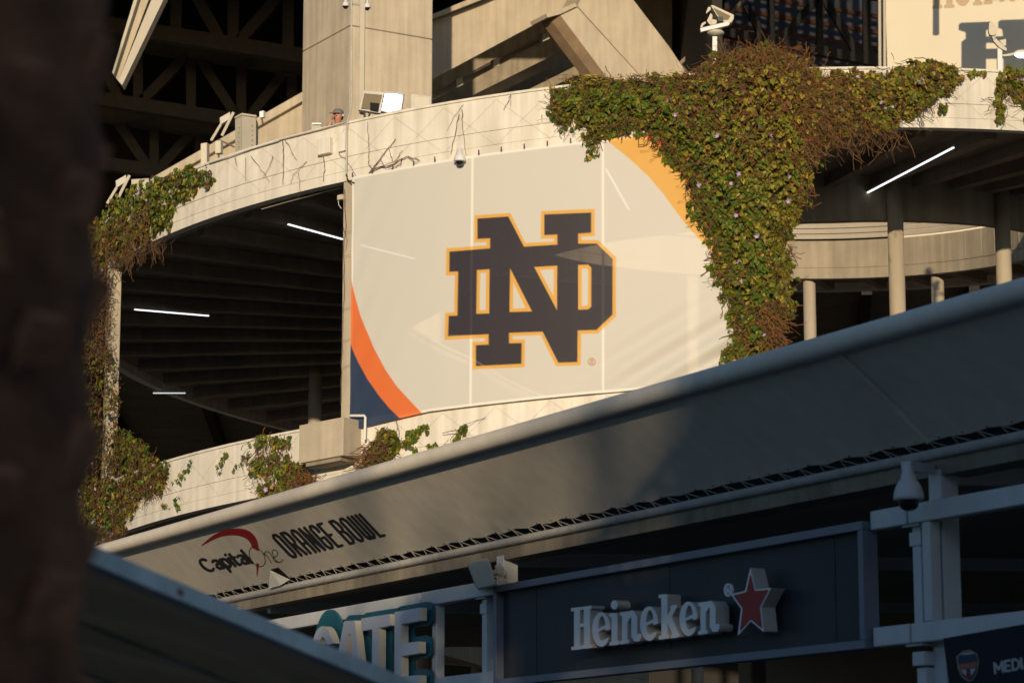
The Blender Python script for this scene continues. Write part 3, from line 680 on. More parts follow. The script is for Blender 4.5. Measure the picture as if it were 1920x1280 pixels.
# ------------------------------------------------------------------ gate frame
gf = thing('gate_scaffold', 'white painted square steel posts and rails carrying the gate signs', 'frame', cb(0, 0, 0))
def fpt(px, py, off=0): return hit(px, py, B0 + NN * off, NN)
def tpx(px): 
    k = ray(px, 1000).x; return (k * B0.y - B0.x) / (DD.x - k * DD.y)
zr1, zr2 = fpt(1800, 952, 0).z, fpt(1800, 1180, 0).z          # upper and lower rail heights
for px in (935, 1752): 
    t = tpx(px); wdt = .17
    MB().box(cb(t, -.10, (ZTB - .12) / 2), DD * wdt / 2, NN * .085, (0, 0, (ZTB - .12) / 2)).build('post', 'white_steel', gf, bevel=.01)
for t in (-6.3, tpx(935) + 7.5, tpx(935) + 15):
    MB().box(cb(t, -.10, (ZTB - .12) / 2), DD * .085, NN * .085, (0, 0, (ZTB - .12) / 2)).build('post', 'white_steel', gf, bevel=.01)
ts = sorted([tpx(1652), tpx(952)])
def rail(ta, tb, z): MB().box(cb((ta + tb) / 2, .06, z), DD * abs(tb - ta) / 2, NN * .06, (0, 0, .078)).build('rail', 'white_steel', gf, bevel=.012)
for z in (zr1, zr2):
    rail(-6.8, tpx(1726) , z); rail(tpx(1722), ts[0] - .02, z)
    rail(ts[1] + .02, tpx(808), z); rail(tpx(806), 20, z)
for px in (1757, 832, 921, 1733):
    t = tpx(px); MB().box(cb(t, .058 if px in (832, 1757) else .03, (zr1 + zr2) / 2), DD * .055, NN * .05, (0, 0, (zr1 - zr2) / 2 - .08)).build('upright', 'white_steel', gf, bevel=.008)
for px in (921, 1733):
    t = tpx(px)
    for z in (zr1, zr2):
        MB().box(cb(t, .03, z - .20), DD * .075, NN * .065, (0, 0, .055)).build('clamp', 'white_steel', gf, bevel=.006)
        MB().box(cb(t, .06, z - .095), DD * .11, NN * .07, (0, 0, .008)).build('fixing_plate', 'galvanised', gf)
    MB().box(cb(t, .02, zr2 / 2 - .13), DD * .06, NN * .045, (0, 0, zr2 / 2 - .14)).build('upright', 'white_steel', gf, bevel=.008)
for t in (tpx(935), tpx(1752), 14.5):
    MB().beam(cb(t, -.2, ZTB - .16), cb(t, -15, ZTB + .38), .1, .14).build('rafter', 'white_steel', gf)

# ------------------------------------------------------------------ lettered fascia sign
hs = thing('fascia_sign', 'grey framed fascia sign with white serif lettering and red star', 'sign', cb((ts[0] + ts[1]) / 2, .1, zr2))
pz = [fpt(1648, 1213, .14), fpt(1648, 972, .14), fpt(955, 1100, .14)]
tl, trr = tpx(953), tpx(1650); zt_, zb_ = fpt(1648, 972, .14).z, fpt(1648, 1213, .14).z
print('sign z', zt_, zb_, fpt(955, 1100, .14).z)
MB().box(cb((tl + trr) / 2, .06, (zt_ + zb_) / 2), DD * (tl - trr) / 2 * .995, NN * .03, (0, 0, (zt_ - zb_) / 2 * .98)).build('panel', 'panel_grey', hs)
for z in (zt_ - .035, zb_ + .035): MB().box(cb((tl + trr) / 2, .10, z), DD * (tl - trr) / 2, NN * .075, (0, 0, .035)).build('frame_rail', 'frame_grey', hs, bevel=.004)
for t in (tl - .035, trr + .035): MB().box(cb(t, .10, (zt_ + zb_) / 2), DD * .035, NN * .0745, (0, 0, (zt_ - zb_) / 2 - .071)).build('frame_stile', 'frame_grey', hs, bevel=.004)
for px in (1020, 1270, 1580): MB().box(cb(tpx(px), .092, (zt_ + zb_) / 2), DD * .012, NN * .003, (0, 0, (zt_ - zb_) / 2 - .09)).build('panel_joint', 'panel_grey', hs)
LOFF = .30
z7 = lambda x, y: fpt(1040 + x / 4.364, 1040 + y / 4.364, LOFF)
by = lambda x: 778 - (x - 135) * .1225                           # baseline of the word on the sign
def rect(x0, x1, h0, h1): return poly([(x0, by(x0) - h0), (x1, by(x1) - h0), (x1, by(x1) - h1), (x0, by(x0) - h1)])
def serifs(x0, x1, h): return [rect(x0, x1, h, h + 28)]
def L_H(): return U(rect(158, 206, 5, 338), rect(238, 288, 5, 338), rect(135, 222, 0, 28), rect(226, 306, 0, 28), rect(133, 222, 318, 345), rect(226, 302, 318, 345), rect(200, 244, 180, 208))
def L_e(c, k=1.0):
    b = by(c); o = ell(c, b - 140, 74 * k, 140); i_ = ell(c + 6, b - 150, 30 * k, 100)
    cut = poly([(c + 5, b - 118), (c + 100, b - 150), (c + 100, b - 92), (c + 30, b - 62), (c + 5, b - 52)])
    bar = poly([(c - 42 * k, b - 112), (c + 60 * k, b - 160), (c + 60 * k, b - 190), (c - 42 * k, b - 138)])
    return sub(U(sub(o, i_), bar), cut)
def L_i(c): return U(rect(c - 24, c + 24, 0, 260), rect(c - 40, c + 38, 0, 30), rect(c - 42, c, 232, 262), ell(c - 2, by(c) - 328, 27, 38))
def L_n(x): return U(rect(x + 18, x + 62, 0, 262), rect(x, x + 78, 0, 30), rect(x, x + 40, 234, 262), rect(x + 95, x + 142, 40, 215),
                     lambda P: pline(P, [(x + 50, by(x + 50) - 195), (x + 75, by(x + 75) - 238), (x + 100, by(x + 100) - 242), (x + 118, by(x + 118) - 205)], 46),
                     lambda P: pline(P, [(x + 118, by(x + 118) - 60), (x + 126, by(x + 126) - 26), (x + 150, by(x + 150) - 22), (x + 160, by(x + 160) - 52)], 34))
def L_k(x): return U(rect(x + 22, x + 72, 0, 362), rect(x, x + 84, 0, 30), rect(x, x + 50, 338, 366), poly([(x + 66, by(x) - 110), (x + 122, by(x) - 262), (x + 168, by(x) - 285), (x + 66, by(x) - 180)]) if False else (lambda P: pline(P, [(x + 68, by(x + 68) - 140), (x + 130, by(x + 130) - 250)], 34)),
                     rect(x + 95, x + 150, 240, 264), lambda P: pline(P, [(x + 86, by(x + 86) - 165), (x + 138, by(x + 138) - 22)], 50), rect(x + 100, x + 172, 0, 28))
for f, bx in ((L_H(), (120, 320)), (L_e(380), (295, 470)), (L_i(489), (435, 540)), (L_n(532), (520, 710)), (L_e(772), (690, 860)), (L_k(850), (838, 1035)), (L_e(1094), (1010, 1180)), (L_n(1174), (1160, 1350))):
    traced('letter', f, (bx[0], bx[1], 300, 800), 5, z7, NN * -.14, 'letter_white', hs, side='letter_side_shade')
STF = [(1602, 95), (1645, 280), (1772, 268), (1690, 425), (1712, 630), (1604, 540), (1497, 660), (1525, 440), (1440, 320), (1557, 292)]
star_ = traced('star', poly(STF), (1420, 1790, 80, 675), 6, z7, NN * -.14, 'letter_white', hs, side='letter_side_shade')
z7b = lambda x, y: fpt(1040 + x / 4.364, 1040 + y / 4.364, LOFF + .006)
traced('star_face', lambda P: sdf(P, STF) + 12, (1420, 1790, 80, 675), 5, z7b, None, 'star_red', star_)
z7c = lambda x, y: fpt(1040 + x / 4.364, 1040 + y / 4.364, LOFF - .02)
traced('registered_mark', U(lambda P: np.abs(ell(1417, 285, 29, 46)(P)) - 5, strokes([[(1408, 310), (1408, 262), (1422, 262), (1428, 274), (1422, 286), (1408, 286)], [(1418, 286), (1430, 310)]], 8)), (1375, 1460, 225, 345), 3, z7c, NN * -.02, 'letter_white', hs)
# ------------------------------------------------------------------ GATE letters
gs = thing('gate_letters', 'white block letters on teal outlined backing along the gate rail', 'sign', cb(tpx(720), .1, zr2))
z4 = lambda off: (lambda x, y: fpt(540 + x / 3.4286, 1020 + y / 3.4286, off))
gE = poly([(685, 434), (845, 406), (845, 490), (727, 512), (727, 638), (838, 622), (838, 700), (727, 716), (727, 850), (842, 838), (842, 915), (683, 935)])
gT = poly([(470, 475), (656, 446), (656, 522), (583, 535), (580, 950), (537, 955), (541, 545), (470, 556)])
gA = sub(poly([(360, 492), (428, 488), (462, 800), (470, 960), (425, 965), (420, 860), (345, 870), (330, 980), (285, 985), (310, 760)]), U(poly([(385, 580), (402, 575), (415, 770), (358, 780)])))
gG = sub(sub(ell(222, 760, 78, 235), ell(222, 760, 38, 165)), poly([(232, 650), (320, 630), (320, 760), (232, 760)]))
for f, bx in ((gE, (660, 900)), (gT, (450, 680)), (gA, (260, 490)), (gG, (130, 320))):
    traced('letter', f, (bx[0], bx[1], 380, 1010), 6, z4(.30), NN * -.09, 'gate_face_shade', gs, side='gate_side_lit')
    d_ = 34
    traced('backing', lambda P, f=f: f(P * 1.0 - np.array([46, -4])) - d_, (bx[0] - 45, bx[1] + 95, 330, 1070), 8, z4(.17), NN * -.03, 'teal', gs)
# ------------------------------------------------------------------ loudspeaker and dome camera on the posts
sp = thing('loudspeaker', 'white rounded outdoor loudspeaker on the post beside the fascia sign', 'speaker', fpt(905, 1075, .3))
def lf(px, py, off): return fpt(px, py, off)
pts = [(876, 1058), (880, 1052), (912, 1045), (918, 1049), (930, 1090), (931, 1098), (898, 1106), (893, 1102)]
mb = MB(); rings = [(.42, 0.86), (.40, .97), (.33, 1.0), (.20, 1.0), (.14, .8)]
cx_, cy_ = 904, 1076
vs = []
for off, k in rings:
    for x, y in pts: vs.append(lf(cx_ + (x - cx_) * k, cy_ + (y - cy_) * k, off))
n = len(pts); fs = [tuple(range(n)), tuple(range(4 * n, 5 * n))[::-1]]
for i in range(4):
    for k in range(n): fs.append((i * n + k, i * n + (k + 1) % n, (i + 1) * n + (k + 1) % n, (i + 1) * n + k))
mb.add(vs, fs).build('cabinet', 'cream_plastic', sp, bevel=.008)
MB().tube([lf(912, 1080, .16), lf(930, 1072, .02)], .03, 8).build('bracket', 'galvanised', sp)
cbm = MB()
for i in range(4): cbm.tube([lf(928, 1062 + i * 4, .06), lf(938 + i * 3, 1052 + i * 6, .03), lf(948, 1068 + i * 3, .02), lf(940, 1088 - i * 2, .03), lf(928, 1080, .05)], .006, 5)
cbm.build('cable', 'white_plastic', sp)
def dome_cam(label, c, s, arm, group='dome security cameras', top='white_steel'):
    o = thing('dome_camera', label, 'camera', c, group)
    hsg = MB().lathe(c, [(.0, .29 * s), (.048 * s, .29 * s), (.05 * s, .215 * s), (.06 * s, .21 * s), (.064 * s, .165 * s), (.078 * s, .155 * s), (.104 * s, .115 * s), (.122 * s, .065 * s), (.130 * s, .02 * s), (.130 * s, 0), (.115 * s, -.012 * s), (.09 * s, -.012 * s)], 24).build('housing', top, o, smooth=True)
    MB().lathe(c, [(.088 * s, -.01 * s), (.086 * s, -.045 * s), (.07 * s, -.078 * s), (.04 * s, -.098 * s), (0, -.104 * s)], 24).build('dome', 'dome_glass', hsg, smooth=True)
    if arm: MB().beam(c + Vector((0, 0, .30 * s)) - (arm - c).normalized() * .05 * s, arm, .09 * s, .08 * s).build('arm', top, o, bevel=.005)
    return o
cc = fpt(1704, 935, .42); dome_cam('large white dome camera on an arm from the white steel post', cc, .92, Vector((fpt(1745, 893, .0).x, fpt(1745, 893, .0).y, cc.z + .29)))
# ------------------------------------------------------------------ MEDIA banner
md = thing('media_banner', 'dark navy cloth banner with shield crest and white word below the rail', 'banner', cb(-2, .15, 1.5))
mp_ = lambda o_: (lambda x, y: fpt(x, y, o_))
MB().prism([fpt(1768, 1196, .16), fpt(2200, 1120, .16), fpt(2200, 1420, .16), fpt(1795, 1420, .16), fpt(1782, 1300, .16)], NN * -.01).build('cloth', 'navy_cloth', md)
sh = [(1793, 1230), (1805, 1220), (1818, 1217), (1832, 1224), (1836, 1240), (1833, 1258), (1824, 1275), (1816, 1277), (1803, 1268), (1796, 1252)]
rim_ = traced('shield_rim', poly(sh), (1788, 1842, 1212, 1282), 1.5, mp_(.165), None, 'shield_gold', md)
traced('shield_field', lambda P: sdf(P, sh) + 2.2, (1788, 1842, 1212, 1282), 1, mp_(.169), None, 'shield_blue', rim_)
traced('shield_band', poly([(1797, 1244), (1833, 1240), (1832, 1250), (1799, 1254)]), (1790, 1840, 1236, 1258), 1, mp_(.173), None, 'shield_orange', rim_)
traced('shield_stripes', U(poly([(1801, 1255), (1812, 1254), (1812, 1268)]), poly([(1819, 1253), (1830, 1252), (1821, 1267)]), ell(1815, 1224, 12, 2.2, -.1)), (1790, 1840, 1218, 1272), .8, mp_(.173), None, 'text_grey', rim_)
traced('shield_orb', ell(1816, 1265, 5, 6), (1808, 1825, 1255, 1275), 1, mp_(.175), None, 'print_red', rim_)
GM = {'M': (1, [[(0, 0), (0, 1), (.5, .3), (1, 1), (1, 0)]]), 'E': (.62, G['E'][1]), 'D': (.8, [[(0, 0), (0, 1), (.5, 1), (1, .75), (1, .25), (.5, 0), (0, 0)]]), 'I': (0, [[(0, 0), (0, 1)]]), 'A': (.9, [[(0, 0), (.5, 1), (1, 0)], [(.2, .35), (.8, .35)]])}
ls, tw_ = letter_lines(GM, 'MEDIA', .35, .5); bb = bas((1866, 1261), (68 / tw_, -12 / tw_), (-1.5, -19))
traced('word', strokes([[bb(u, v) for u, v in l] for l in ls], 4.2), (1855, 1960, 1215, 1275), 1, mp_(.166), None, 'text_grey', md)

# ------------------------------------------------------------------ things on the parapet
pb = thing('concrete_box', 'pale concrete box bracket hung on the lower parapet under the column', 'box', pol(RO, cyl(615, 830)[0], 8))
def onp(px, py, off): 
    th, z = cyl(px, py, RO + off); return pol(RO + off, th, z)
A_ = [onp(561, 797, .55), onp(644, 781, .55), onp(644, 853, .55), onp(562, 862, .55)]
thx = cyl(600, 830)[0]; inw = -Vector((math.sin(thx), -math.cos(thx), 0))
zt1, zb1 = A_[1].z, A_[2].z
top = [Vector((A_[0].x, A_[0].y, A_[0].z)), A_[1], A_[1] + inw * .56, A_[0] + inw * .56]
mb = MB(); hgt = Vector((0, 0, (A_[2].z - A_[1].z)))
mb.prism(top, hgt); mb.build('body', 'concrete', pb, bevel=.012)
MB().prism([A_[0] + inw * .06 + hgt + (A_[1] - A_[0]) * .12, A_[1] + inw * .06 + hgt - (A_[1] - A_[0]) * .1, A_[1] + inw * .5 + hgt - (A_[1] - A_[0]) * .1, A_[0] + inw * .5 + hgt + (A_[1] - A_[0]) * .12], (0, 0, -.07)).build('base_frame', 'concrete_dark', pb)
def pipe(name, pts, r, m, label): return solo(name, MB().tube(pts, r, 10), m, label, 'pipe')
pipe('drain_pipe', [onp(657, 779, .16), onp(683, 779, .16), onp(685, 782, .16), onp(684, 824, .16)], .024, 'white_plastic', 'white bent plastic drain pipe across the banner corner above the concrete box')
# camera pole with conduit beside the pylon
pl_x = cyl(664, 215)[0]; pbase = pol(RO - .25, pl_x, ztop(pl_x) - .02)
cpole = thing('camera_pole', 'pale square camera pole rising from the parapet before the pylon', 'pole', pbase)
MB().box(pbase + Vector((0, 0, 1.6)), (.05, 0, 0), (0, .05, 0), (0, 0, 1.6)).build('shaft', 'beige_metal', cpole, bevel=.008)
MB().box(pbase + Vector((0, 0, .05)), (.11, 0, 0), (0, .11, 0), (0, 0, .05)).build('base_block', 'concrete', cpole)
y0_ = pbase.y
MB().tube([at(660, 8, y0_), at(684, 10, y0_)], .02, 8).build('arm', 'grey_metal', cpole)
MB().tube([at(660, 4, y0_), at(648, 6, y0_)], .02, 8).build('arm', 'grey_metal', cpole)
for px, py, lb in ((648, 12, 'small dark dome camera hanging on the pole arm towards the palm'), (688.5, 15, 'small dark dome camera hanging on the longer pole arm')):
    dome_cam(lb, at(px, py, y0_), .52, None, 'dome cameras on the pole', 'white_steel')
pipe('conduit', [at(659, -30, y0_ - .08), at(659, 185, y0_ - .08), at(658, 205, y0_ - .1), onp(651.5, 228, .06), onp(650.5, 240, .05), onp(650, 300, .05), onp(649, 328, .05)], .018, 'galvanised', 'grey steel conduit running down the pole and parapet to the column')
pipe('black_cable', [onp(650, 326, .05), onp(651, 336, .06), onp(657, 341, .07), onp(664, 343, .12)], .012, 'black_plastic', 'black cable looping from the conduit under the parapet')
def cable_on(pts, r, m, label, off=.03, name='cable'): return solo(name, MB().tube([onp(x, y, off) for x, y in pts], r, 6), m, label, 'cable')
cable_on([(x, 0) for x in ()] or [(392, 306), (430, 294), (470, 280), (520, 265), (525, 262), (560, 253), (600, 243), (650, 229)], .012, 'galvanised', 'thin grey cable clipped along the parapet top left of the pylon', .05)
cable_on([(300, 455), (330, 446), (400, 418), (470, 394), (486, 389), (491, 392), (540, 378), (600, 362), (640, 352)], .010, 'beige_metal', 'thin pale cable sagging just below the parapet over the dark opening', -.25)
dome_cam('white dome camera fixed at the upper edge of the banner', onp(862, 302, .2), .85, onp(862, 282, .0), 'dome camera on the parapet')
jb = thing('junction_box', 'cream wall box with dark underside on the parapet below the man', 'box', onp(606, 290, .0))
MB().prism([onp(594, 262, .12), onp(618, 256, .12), onp(618, 286, .12), onp(594, 291, .12)], inw * .13).build('case', 'parapet_paint', jb, bevel=.01)
jb2 = thing('junction_box', 'narrow cream wall box on the parapet next to the conduit', 'box', onp(641, 285, .0))
MB().prism([onp(634, 252, .07), onp(646, 249, .07), onp(646, 282, .07), onp(634, 285, .07)], inw * .08).build('case', 'parapet_paint', jb2, bevel=.008)
sb = thing('sensor_box', 'small cream box with hanging wire beside the top of the square column', 'box', onp(637, 370, -.1))
MB().prism([onp(632, 366, .02), onp(642, 364, .02), onp(642, 373, .02), onp(632, 375, .02)], inw * .1).build('case', 'cream_plastic', sb, bevel=.006)
MB().tube([onp(634, 375, -.02), onp(635, 384, -.02), onp(640, 391, -.02)], .006, 5).build('wire', 'white_plastic', sb)
# floodlights
def plate(o, nm, q, Y, T, m, dy=0, bevel=.006): return MB().prism([at(x, y, Y) for x, y in q], (0, T, 0)).build(nm, m, o, bevel=bevel)
fy = cyl(720, 205)[0]; fY = pol(RO - .3, fy, 0).y
fa = thing('flood_light', 'floodlight with dull amber glass next to the camera pole', 'floodlight', at(700, 215, fY), 'floodlights on the parapet')
amber_housing = plate(fa, 'housing', [(672, 206), (681, 169), (724, 173), (714, 212), (708, 212)], fY, .14, 'grey_metal')
plate(amber_housing, 'lens', [(677, 204), (683, 175), (717, 178), (709, 207)], fY - .015, .012, 'lens_amber')
plate(fa, 'control_gear', [(694, 207), (694, 192), (712, 194), (709, 210)], fY - .03, .012, 'black_plastic')
MB().tube([at(683, 208, fY), at(684, 222, fY)], .02, 8).build('stand', 'steel_dark', fa); MB().tube([at(694, 210, fY), at(691, 222, fY)], .02, 8).build('stand', 'steel_dark', fa)
fb = thing('flood_light', 'floodlight flaring bright white in the sun on the parapet', 'floodlight', at(735, 212, fY), 'floodlights on the parapet')
bright_housing = plate(fb, 'housing', [(713, 208), (720, 170), (758, 174), (753, 208), (732, 213)], fY, .14, 'galvanised')
plate(bright_housing, 'lens', [(716, 206), (722, 174), (755, 177), (750, 204), (732, 209)], fY - .015, .012, 'lens_glow')  # emission stands in for sun glare on this lens
plate(fb, 'rim', [(719, 177), (720, 170.5), (758, 174.5), (757, 180), (740, 176)], fY - .03, .012, 'galvanised')
MB().tube([at(735, 209, fY), at(735, 222, fY)], .02, 8).build('stand', 'steel_dark', fb)
fc = thing('flood_light', 'floodlight with cream glass turned away near the pylon edge', 'floodlight', at(790, 205, fY), 'floodlights on the parapet')
cream_housing = plate(fc, 'housing', [(771, 203), (770, 178), (775, 176), (809, 181), (809, 210), (772, 214)], fY, .14, 'grey_metal')
plate(cream_housing, 'lens', [(777, 210), (776, 180), (806, 184), (806, 208)], fY - .015, .012, 'cream_plastic')
MB().tube([at(790, 208, fY), at(790, 222, fY)], .02, 8).build('stand', 'steel_dark', fc)
# cabinets left of the pylon
cabY = 56.5
cb1 = thing('equipment_cabinet', 'tall beige metal equipment cabinet behind the parapet', 'cabinet', at(460, 290, cabY))
MB().prism([at(441, 224, cabY), at(453, 217, cabY - .15), at(453, 312, cabY - .15), at(441, 312, cabY)], (.0, .5, 0)).build('side_panel', 'beige_metal', cb1)
MB().prism([at(453.3, 217, cabY - .15), at(480, 221, cabY), at(480, 312, cabY), at(453.3, 312, cabY - .15)], (0, .5, 0)).build('front_panel', 'beige_metal', cb1)
MB().prism([at(440, 222.5, cabY - .02), at(453, 215.5, cabY - .17), at(481, 219.5, cabY - .02), at(470, 224, cabY + .3)], (0, 0, .04)).build('lid', 'cream_plastic', cb1)
for i in range(6): MB().box(at(448, 240 + i * 9, cabY - .1), (.008, 0, 0), (0, .01, 0), (0, 0, .008)).build('rivet', 'steel_dark', cb1)
for i in range(5): MB().box(at(473, 236 + i * 9, cabY - .06), (.008, 0, 0), (0, .01, 0), (0, 0, .008)).build('rivet', 'steel_dark', cb1)
def smallbox(q, Y, T, label, m='cream_plastic', name='antenna_panel', cat='antenna'):
    o = thing(name, label, cat, at(*q[2], Y)); MB().prism([at(x, y, Y) for x, y in q], (.04, T, 0)).build('case', m, o, bevel=.012)
    c = [sum(a) / len(q) for a in zip(*q)]
    MB().tube([at(c[0], q[2][1] - 2, Y + T * .6), at(c[0] + 3, q[2][1] + 14, Y + T * .6)], .018, 6).build('mount', 'steel_dark', o); return o
smallbox([(376, 269), (388, 267), (388, 312), (376, 312)], 55.2, .16, 'tall cream antenna panel at the end of the hanging ivy')
smallbox([(403, 264), (414, 263), (414, 287), (403, 288)], 55.5, .13, 'short cream antenna panel next to the equipment cabinet')
smallbox([(486, 209), (494, 207), (494, 220), (486, 221)], 56, .1, 'tiny white sensor box on the stair wall coping', 'white_plastic', 'sensor_box', 'box')
lw = thing('laptop', 'small grey laptop screen standing on the parapet by the man', 'laptop', at(593, 243, 52.6))
MB().prism([at(584, 232, 52.6), at(602, 231, 52.6), at(602, 246, 52.6), at(584, 249, 52.6)], (0, .03, 0)).build('screen', 'beige_metal', lw)
MB().prism([at(585, 231, 52.55), at(602, 231, 52.55), at(602, 233, 52.55), at(585, 233, 52.55)], (0, .03, 0)).build('top_edge', 'lens_clear', lw)
# tilted floodlights seen from behind at the left
for (dx, dy, lb) in ((0, 0, 'floodlight seen from behind on slanted arms beside the cabinet'), (-195, 118, 'floodlight seen from behind on slanted arms next to the palm trunk')):
    o = thing('rear_flood_light', lb, 'floodlight', at(420 + dx, 285 + dy, 57), 'floodlights seen from behind')
    q = lambda x, y: at(x + dx, y + dy, 57)
    MB().prism([q(412, 221), q(431, 210), q(432, 222), q(413, 234)], (0, .15, 0)).build('housing', 'grey_metal', o)
    MB().beam(q(438, 211), q(416, 255), .06, .05, (0, 1, 0)).build('arm', 'beige_metal', o); MB().beam(q(414, 234), q(396, 264), .055, .05, (0, 1, 0)).build('arm', 'beige_metal', o)
    MB().beam(q(410, 262), q(440, 276), .03, .03, (0, 1, 0)).build('brace', 'steel_dark', o)
smallbox([(246, 336), (279, 334), (279, 372), (246, 372)], 57.5, .4, 'squat beige cabinet top behind the left hanging ivy', 'beige_metal', 'equipment_cabinet', 'cabinet')
# post lights at the right
def post_light():
    Y = 50.5; o = thing('post_light', 'adjustable floodlight head on a short white post above the vine', 'light', at(1340, 140, Y))
    z = lambda x, y: (1280 + x / 9.144, y / 9.144)
    pl = lambda nm, q, yy, T, m: MB().prism([at(*z(*p_), yy) for p_ in q], (0, T, 0)).build(nm, m, o, bevel=.004)
    MB().beam(at(1340, 160, Y), at(1340, 70, Y), .09, .09, (0, 1, 0)).build('post', 'white_steel', o)
    MB().lathe(at(1342, 64, Y), [(.0, -.045), (.08, -.045), (.165, -.0), (.17, .025), (.13, .06), (0, .06)], 20).build('cap', 'cream_plastic', o, smooth=True)
    pl('arm', [(300, 485), (770, 372), (815, 400), (780, 440), (310, 550)], Y - .12, .1, 'white_steel')
    pl('lamp_shell', [(480, 95), (530, 95), (880, 260), (875, 330), (830, 390), (660, 375), (600, 290)], Y - .02, .22, 'cream_plastic')
    pl('lamp_glass', [(520, 130), (820, 275), (780, 340), (670, 340), (610, 270)], Y - .035, .01, 'lens_amber')
    pl('yoke', [(480, 225), (510, 260), (510, 430), (470, 430), (415, 360)], Y - .05, .05, 'cream_plastic'); pl('yoke', [(440, 120), (480, 125), (485, 165), (410, 235), (400, 215)], Y - .05, .05, 'cream_plastic')
    pl('gear_box', [(485, 330), (585, 345), (580, 410), (490, 435)], Y - .1, .08, 'cream_plastic'); pl('hinge', [(600, 285), (690, 290), (700, 375), (610, 360)], Y - .06, .05, 'steel_dark')
    pl('bracket', [(300, 470), (330, 400), (395, 370), (400, 400), (350, 440), (340, 470)], Y - .08, .04, 'cream_plastic')
post_light()
def post_light2():
    Y = 51.5; o = thing('post_light', 'twin headed white post light by the vine at the sign wall', 'light', at(1873, 135, Y))
    z = lambda x, y: (1640 + x / 6.857, y / 6.857); pl = lambda nm, q, yy, T, m: MB().prism([at(*z(*p_), yy) for p_ in q], (0, T, 0)).build(nm, m, o, bevel=.004)
    pl('post', [(1580, 610), (1640, 600), (1645, 950), (1580, 950)], Y, .1, 'white_steel')
    pl('crossarm', [(1520, 520), (1560, 495), (1700, 625), (1695, 660), (1650, 640), (1590, 600)], Y - .05, .08, 'cream_plastic')
    pl('head', [(1470, 300), (1500, 280), (1545, 310), (1575, 370), (1565, 440), (1530, 460), (1480, 450), (1465, 400)], Y - .1, .1, 'cream_plastic')
    pl('knuckle', [(1490, 440), (1530, 405), (1560, 480), (1530, 520)], Y - .06, .08, 'grey_metal'); pl('gear_box', [(1600, 520), (1690, 500), (1690, 590), (1660, 590)], Y - .02, .08, 'cream_plastic')
    pl('lamp_arm', [(1640, 705), (1780, 680), (1840, 645), (1960, 635), (2060, 650), (2060, 690), (1830, 690), (1740, 722), (1645, 728)], Y - .04, .07, 'cream_plastic')
    pl('lit_lens', [(1800, 708), (1850, 682), (1990, 684), (2030, 715), (1980, 742), (1850, 742)], Y - .06, .03, 'lens_glow')
post_light2()

# ------------------------------------------------------------------ the man on the ramp
pth, _ = cyl(632, 230, RO - 1.9); foot = pol(RO - 1.9, pth, ztop(pth) - .85)
hc = at(629, 222, foot.y); H0 = hc.z - foot.z; print('person head centre above deck', H0)
foot.x = hc.x + .06
pr = thing('person', 'man in grey cap and dark jacket on the ramp holding a phone to his face', 'person', foot)
def skinned(name, V, E, Rd, m, parent, sub=2):
    me = bpy.data.meshes.new(name); o0 = org(parent); me.from_pydata([tuple(Vector(v)) for v in V], E, []); o = bpy.data.objects.new(name, me); COL.objects.link(o)
    o.parent = parent; md_ = o.modifiers.new('skin', 'SKIN'); sv = me.skin_vertices[0].data
    for i, r in enumerate(Rd): sv[i].radius = (r, r)
    sv[0].use_root = True; s = o.modifiers.new('sub', 'SUBSURF'); s.levels = s.render_levels = sub; me.materials.append(M[m]); md_.use_smooth_shade = True
    return o
k = H0 / 1.6
V = [(0, 0, .95), (0, 0, 1.15), (0, -.02, 1.38), (0, -.03, 1.47), (-.01, -.06, 1.56), (-.015, -.07, 1.62), (-.01, -.05, 1.69),
     (-.19, 0, 1.40), (-.30, -.10, 1.16), (-.16, -.22, 1.42), (-.12, -.22, 1.50), (.19, 0, 1.40), (.24, -.03, 1.13), (.2, -.16, .95), (.19, -.2, .88),
     (-.1, 0, .9), (-.11, -.02, .5), (-.11, .02, .09), (-.11, -.14, .04), (.1, 0, .9), (.11, -.02, .5), (.11, .02, .09), (.11, -.14, .04)]
V = [(x, y, z * k) for x, y, z in V]
Ed = [(0, 1), (1, 2), (2, 3), (3, 4), (4, 5), (5, 6), (2, 7), (7, 8), (8, 9), (9, 10), (2, 11), (11, 12), (12, 13), (13, 14), (0, 15), (15, 16), (16, 17), (17, 18), (0, 19), (19, 20), (20, 21), (21, 22)]
Rr = [.15, .14, .13, .06, .075, .1, .085, .07, .05, .035, .04, .07, .05, .035, .04, .09, .06, .045, .04, .09, .06, .045, .04]
body = skinned('body', V, Ed, Rr, 'skin', pr)
skinned('jacket', V[:4] + V[7:10] + V[11:14], [(0, 1), (1, 2), (2, 3), (2, 4), (4, 5), (5, 6), (2, 7), (7, 8), (8, 9)], [.17, .165, .155, .075, .085, .065, .048, .085, .065, .048], 'jacket', pr)
skinned('trousers', [V[0]] + V[15:18] + V[19:22], [(0, 1), (1, 2), (2, 3), (0, 4), (4, 5), (5, 6)], [.165, .1, .075, .06, .1, .075, .06], 'trousers', pr)
hh = Vector((foot.x - .015, foot.y - .07, foot.z + 1.63 * k))
MB().lathe(hh + Vector((.01, .02, .035)), [(.108, -.01), (.112, .02), (.1, .065), (.06, .1), (0, .112)], 18).build('cap', 'cap_grey', pr, smooth=True)
MB().prism([hh + Vector(v) for v in ((-.09, -.06, .03), (-.16, -.13, .012), (-.12, -.17, .01), (-.03, -.18, .012), (.05, -.10, .03))], (0, 0, .012)).build('cap_peak', 'cap_grey', pr)
MB().tube([hh + Vector((.10, .0, -.02)), hh + Vector((.115, .0, .03))], .035, 12).build('headset', 'galvanised', pr)
MB().lathe(hh + Vector((.03, .06, -.01)), [(.0, -.07), (.07, -.05), (.085, 0), (.08, .05), (0, .06)], 14).build('hair', 'hair', pr, smooth=True)
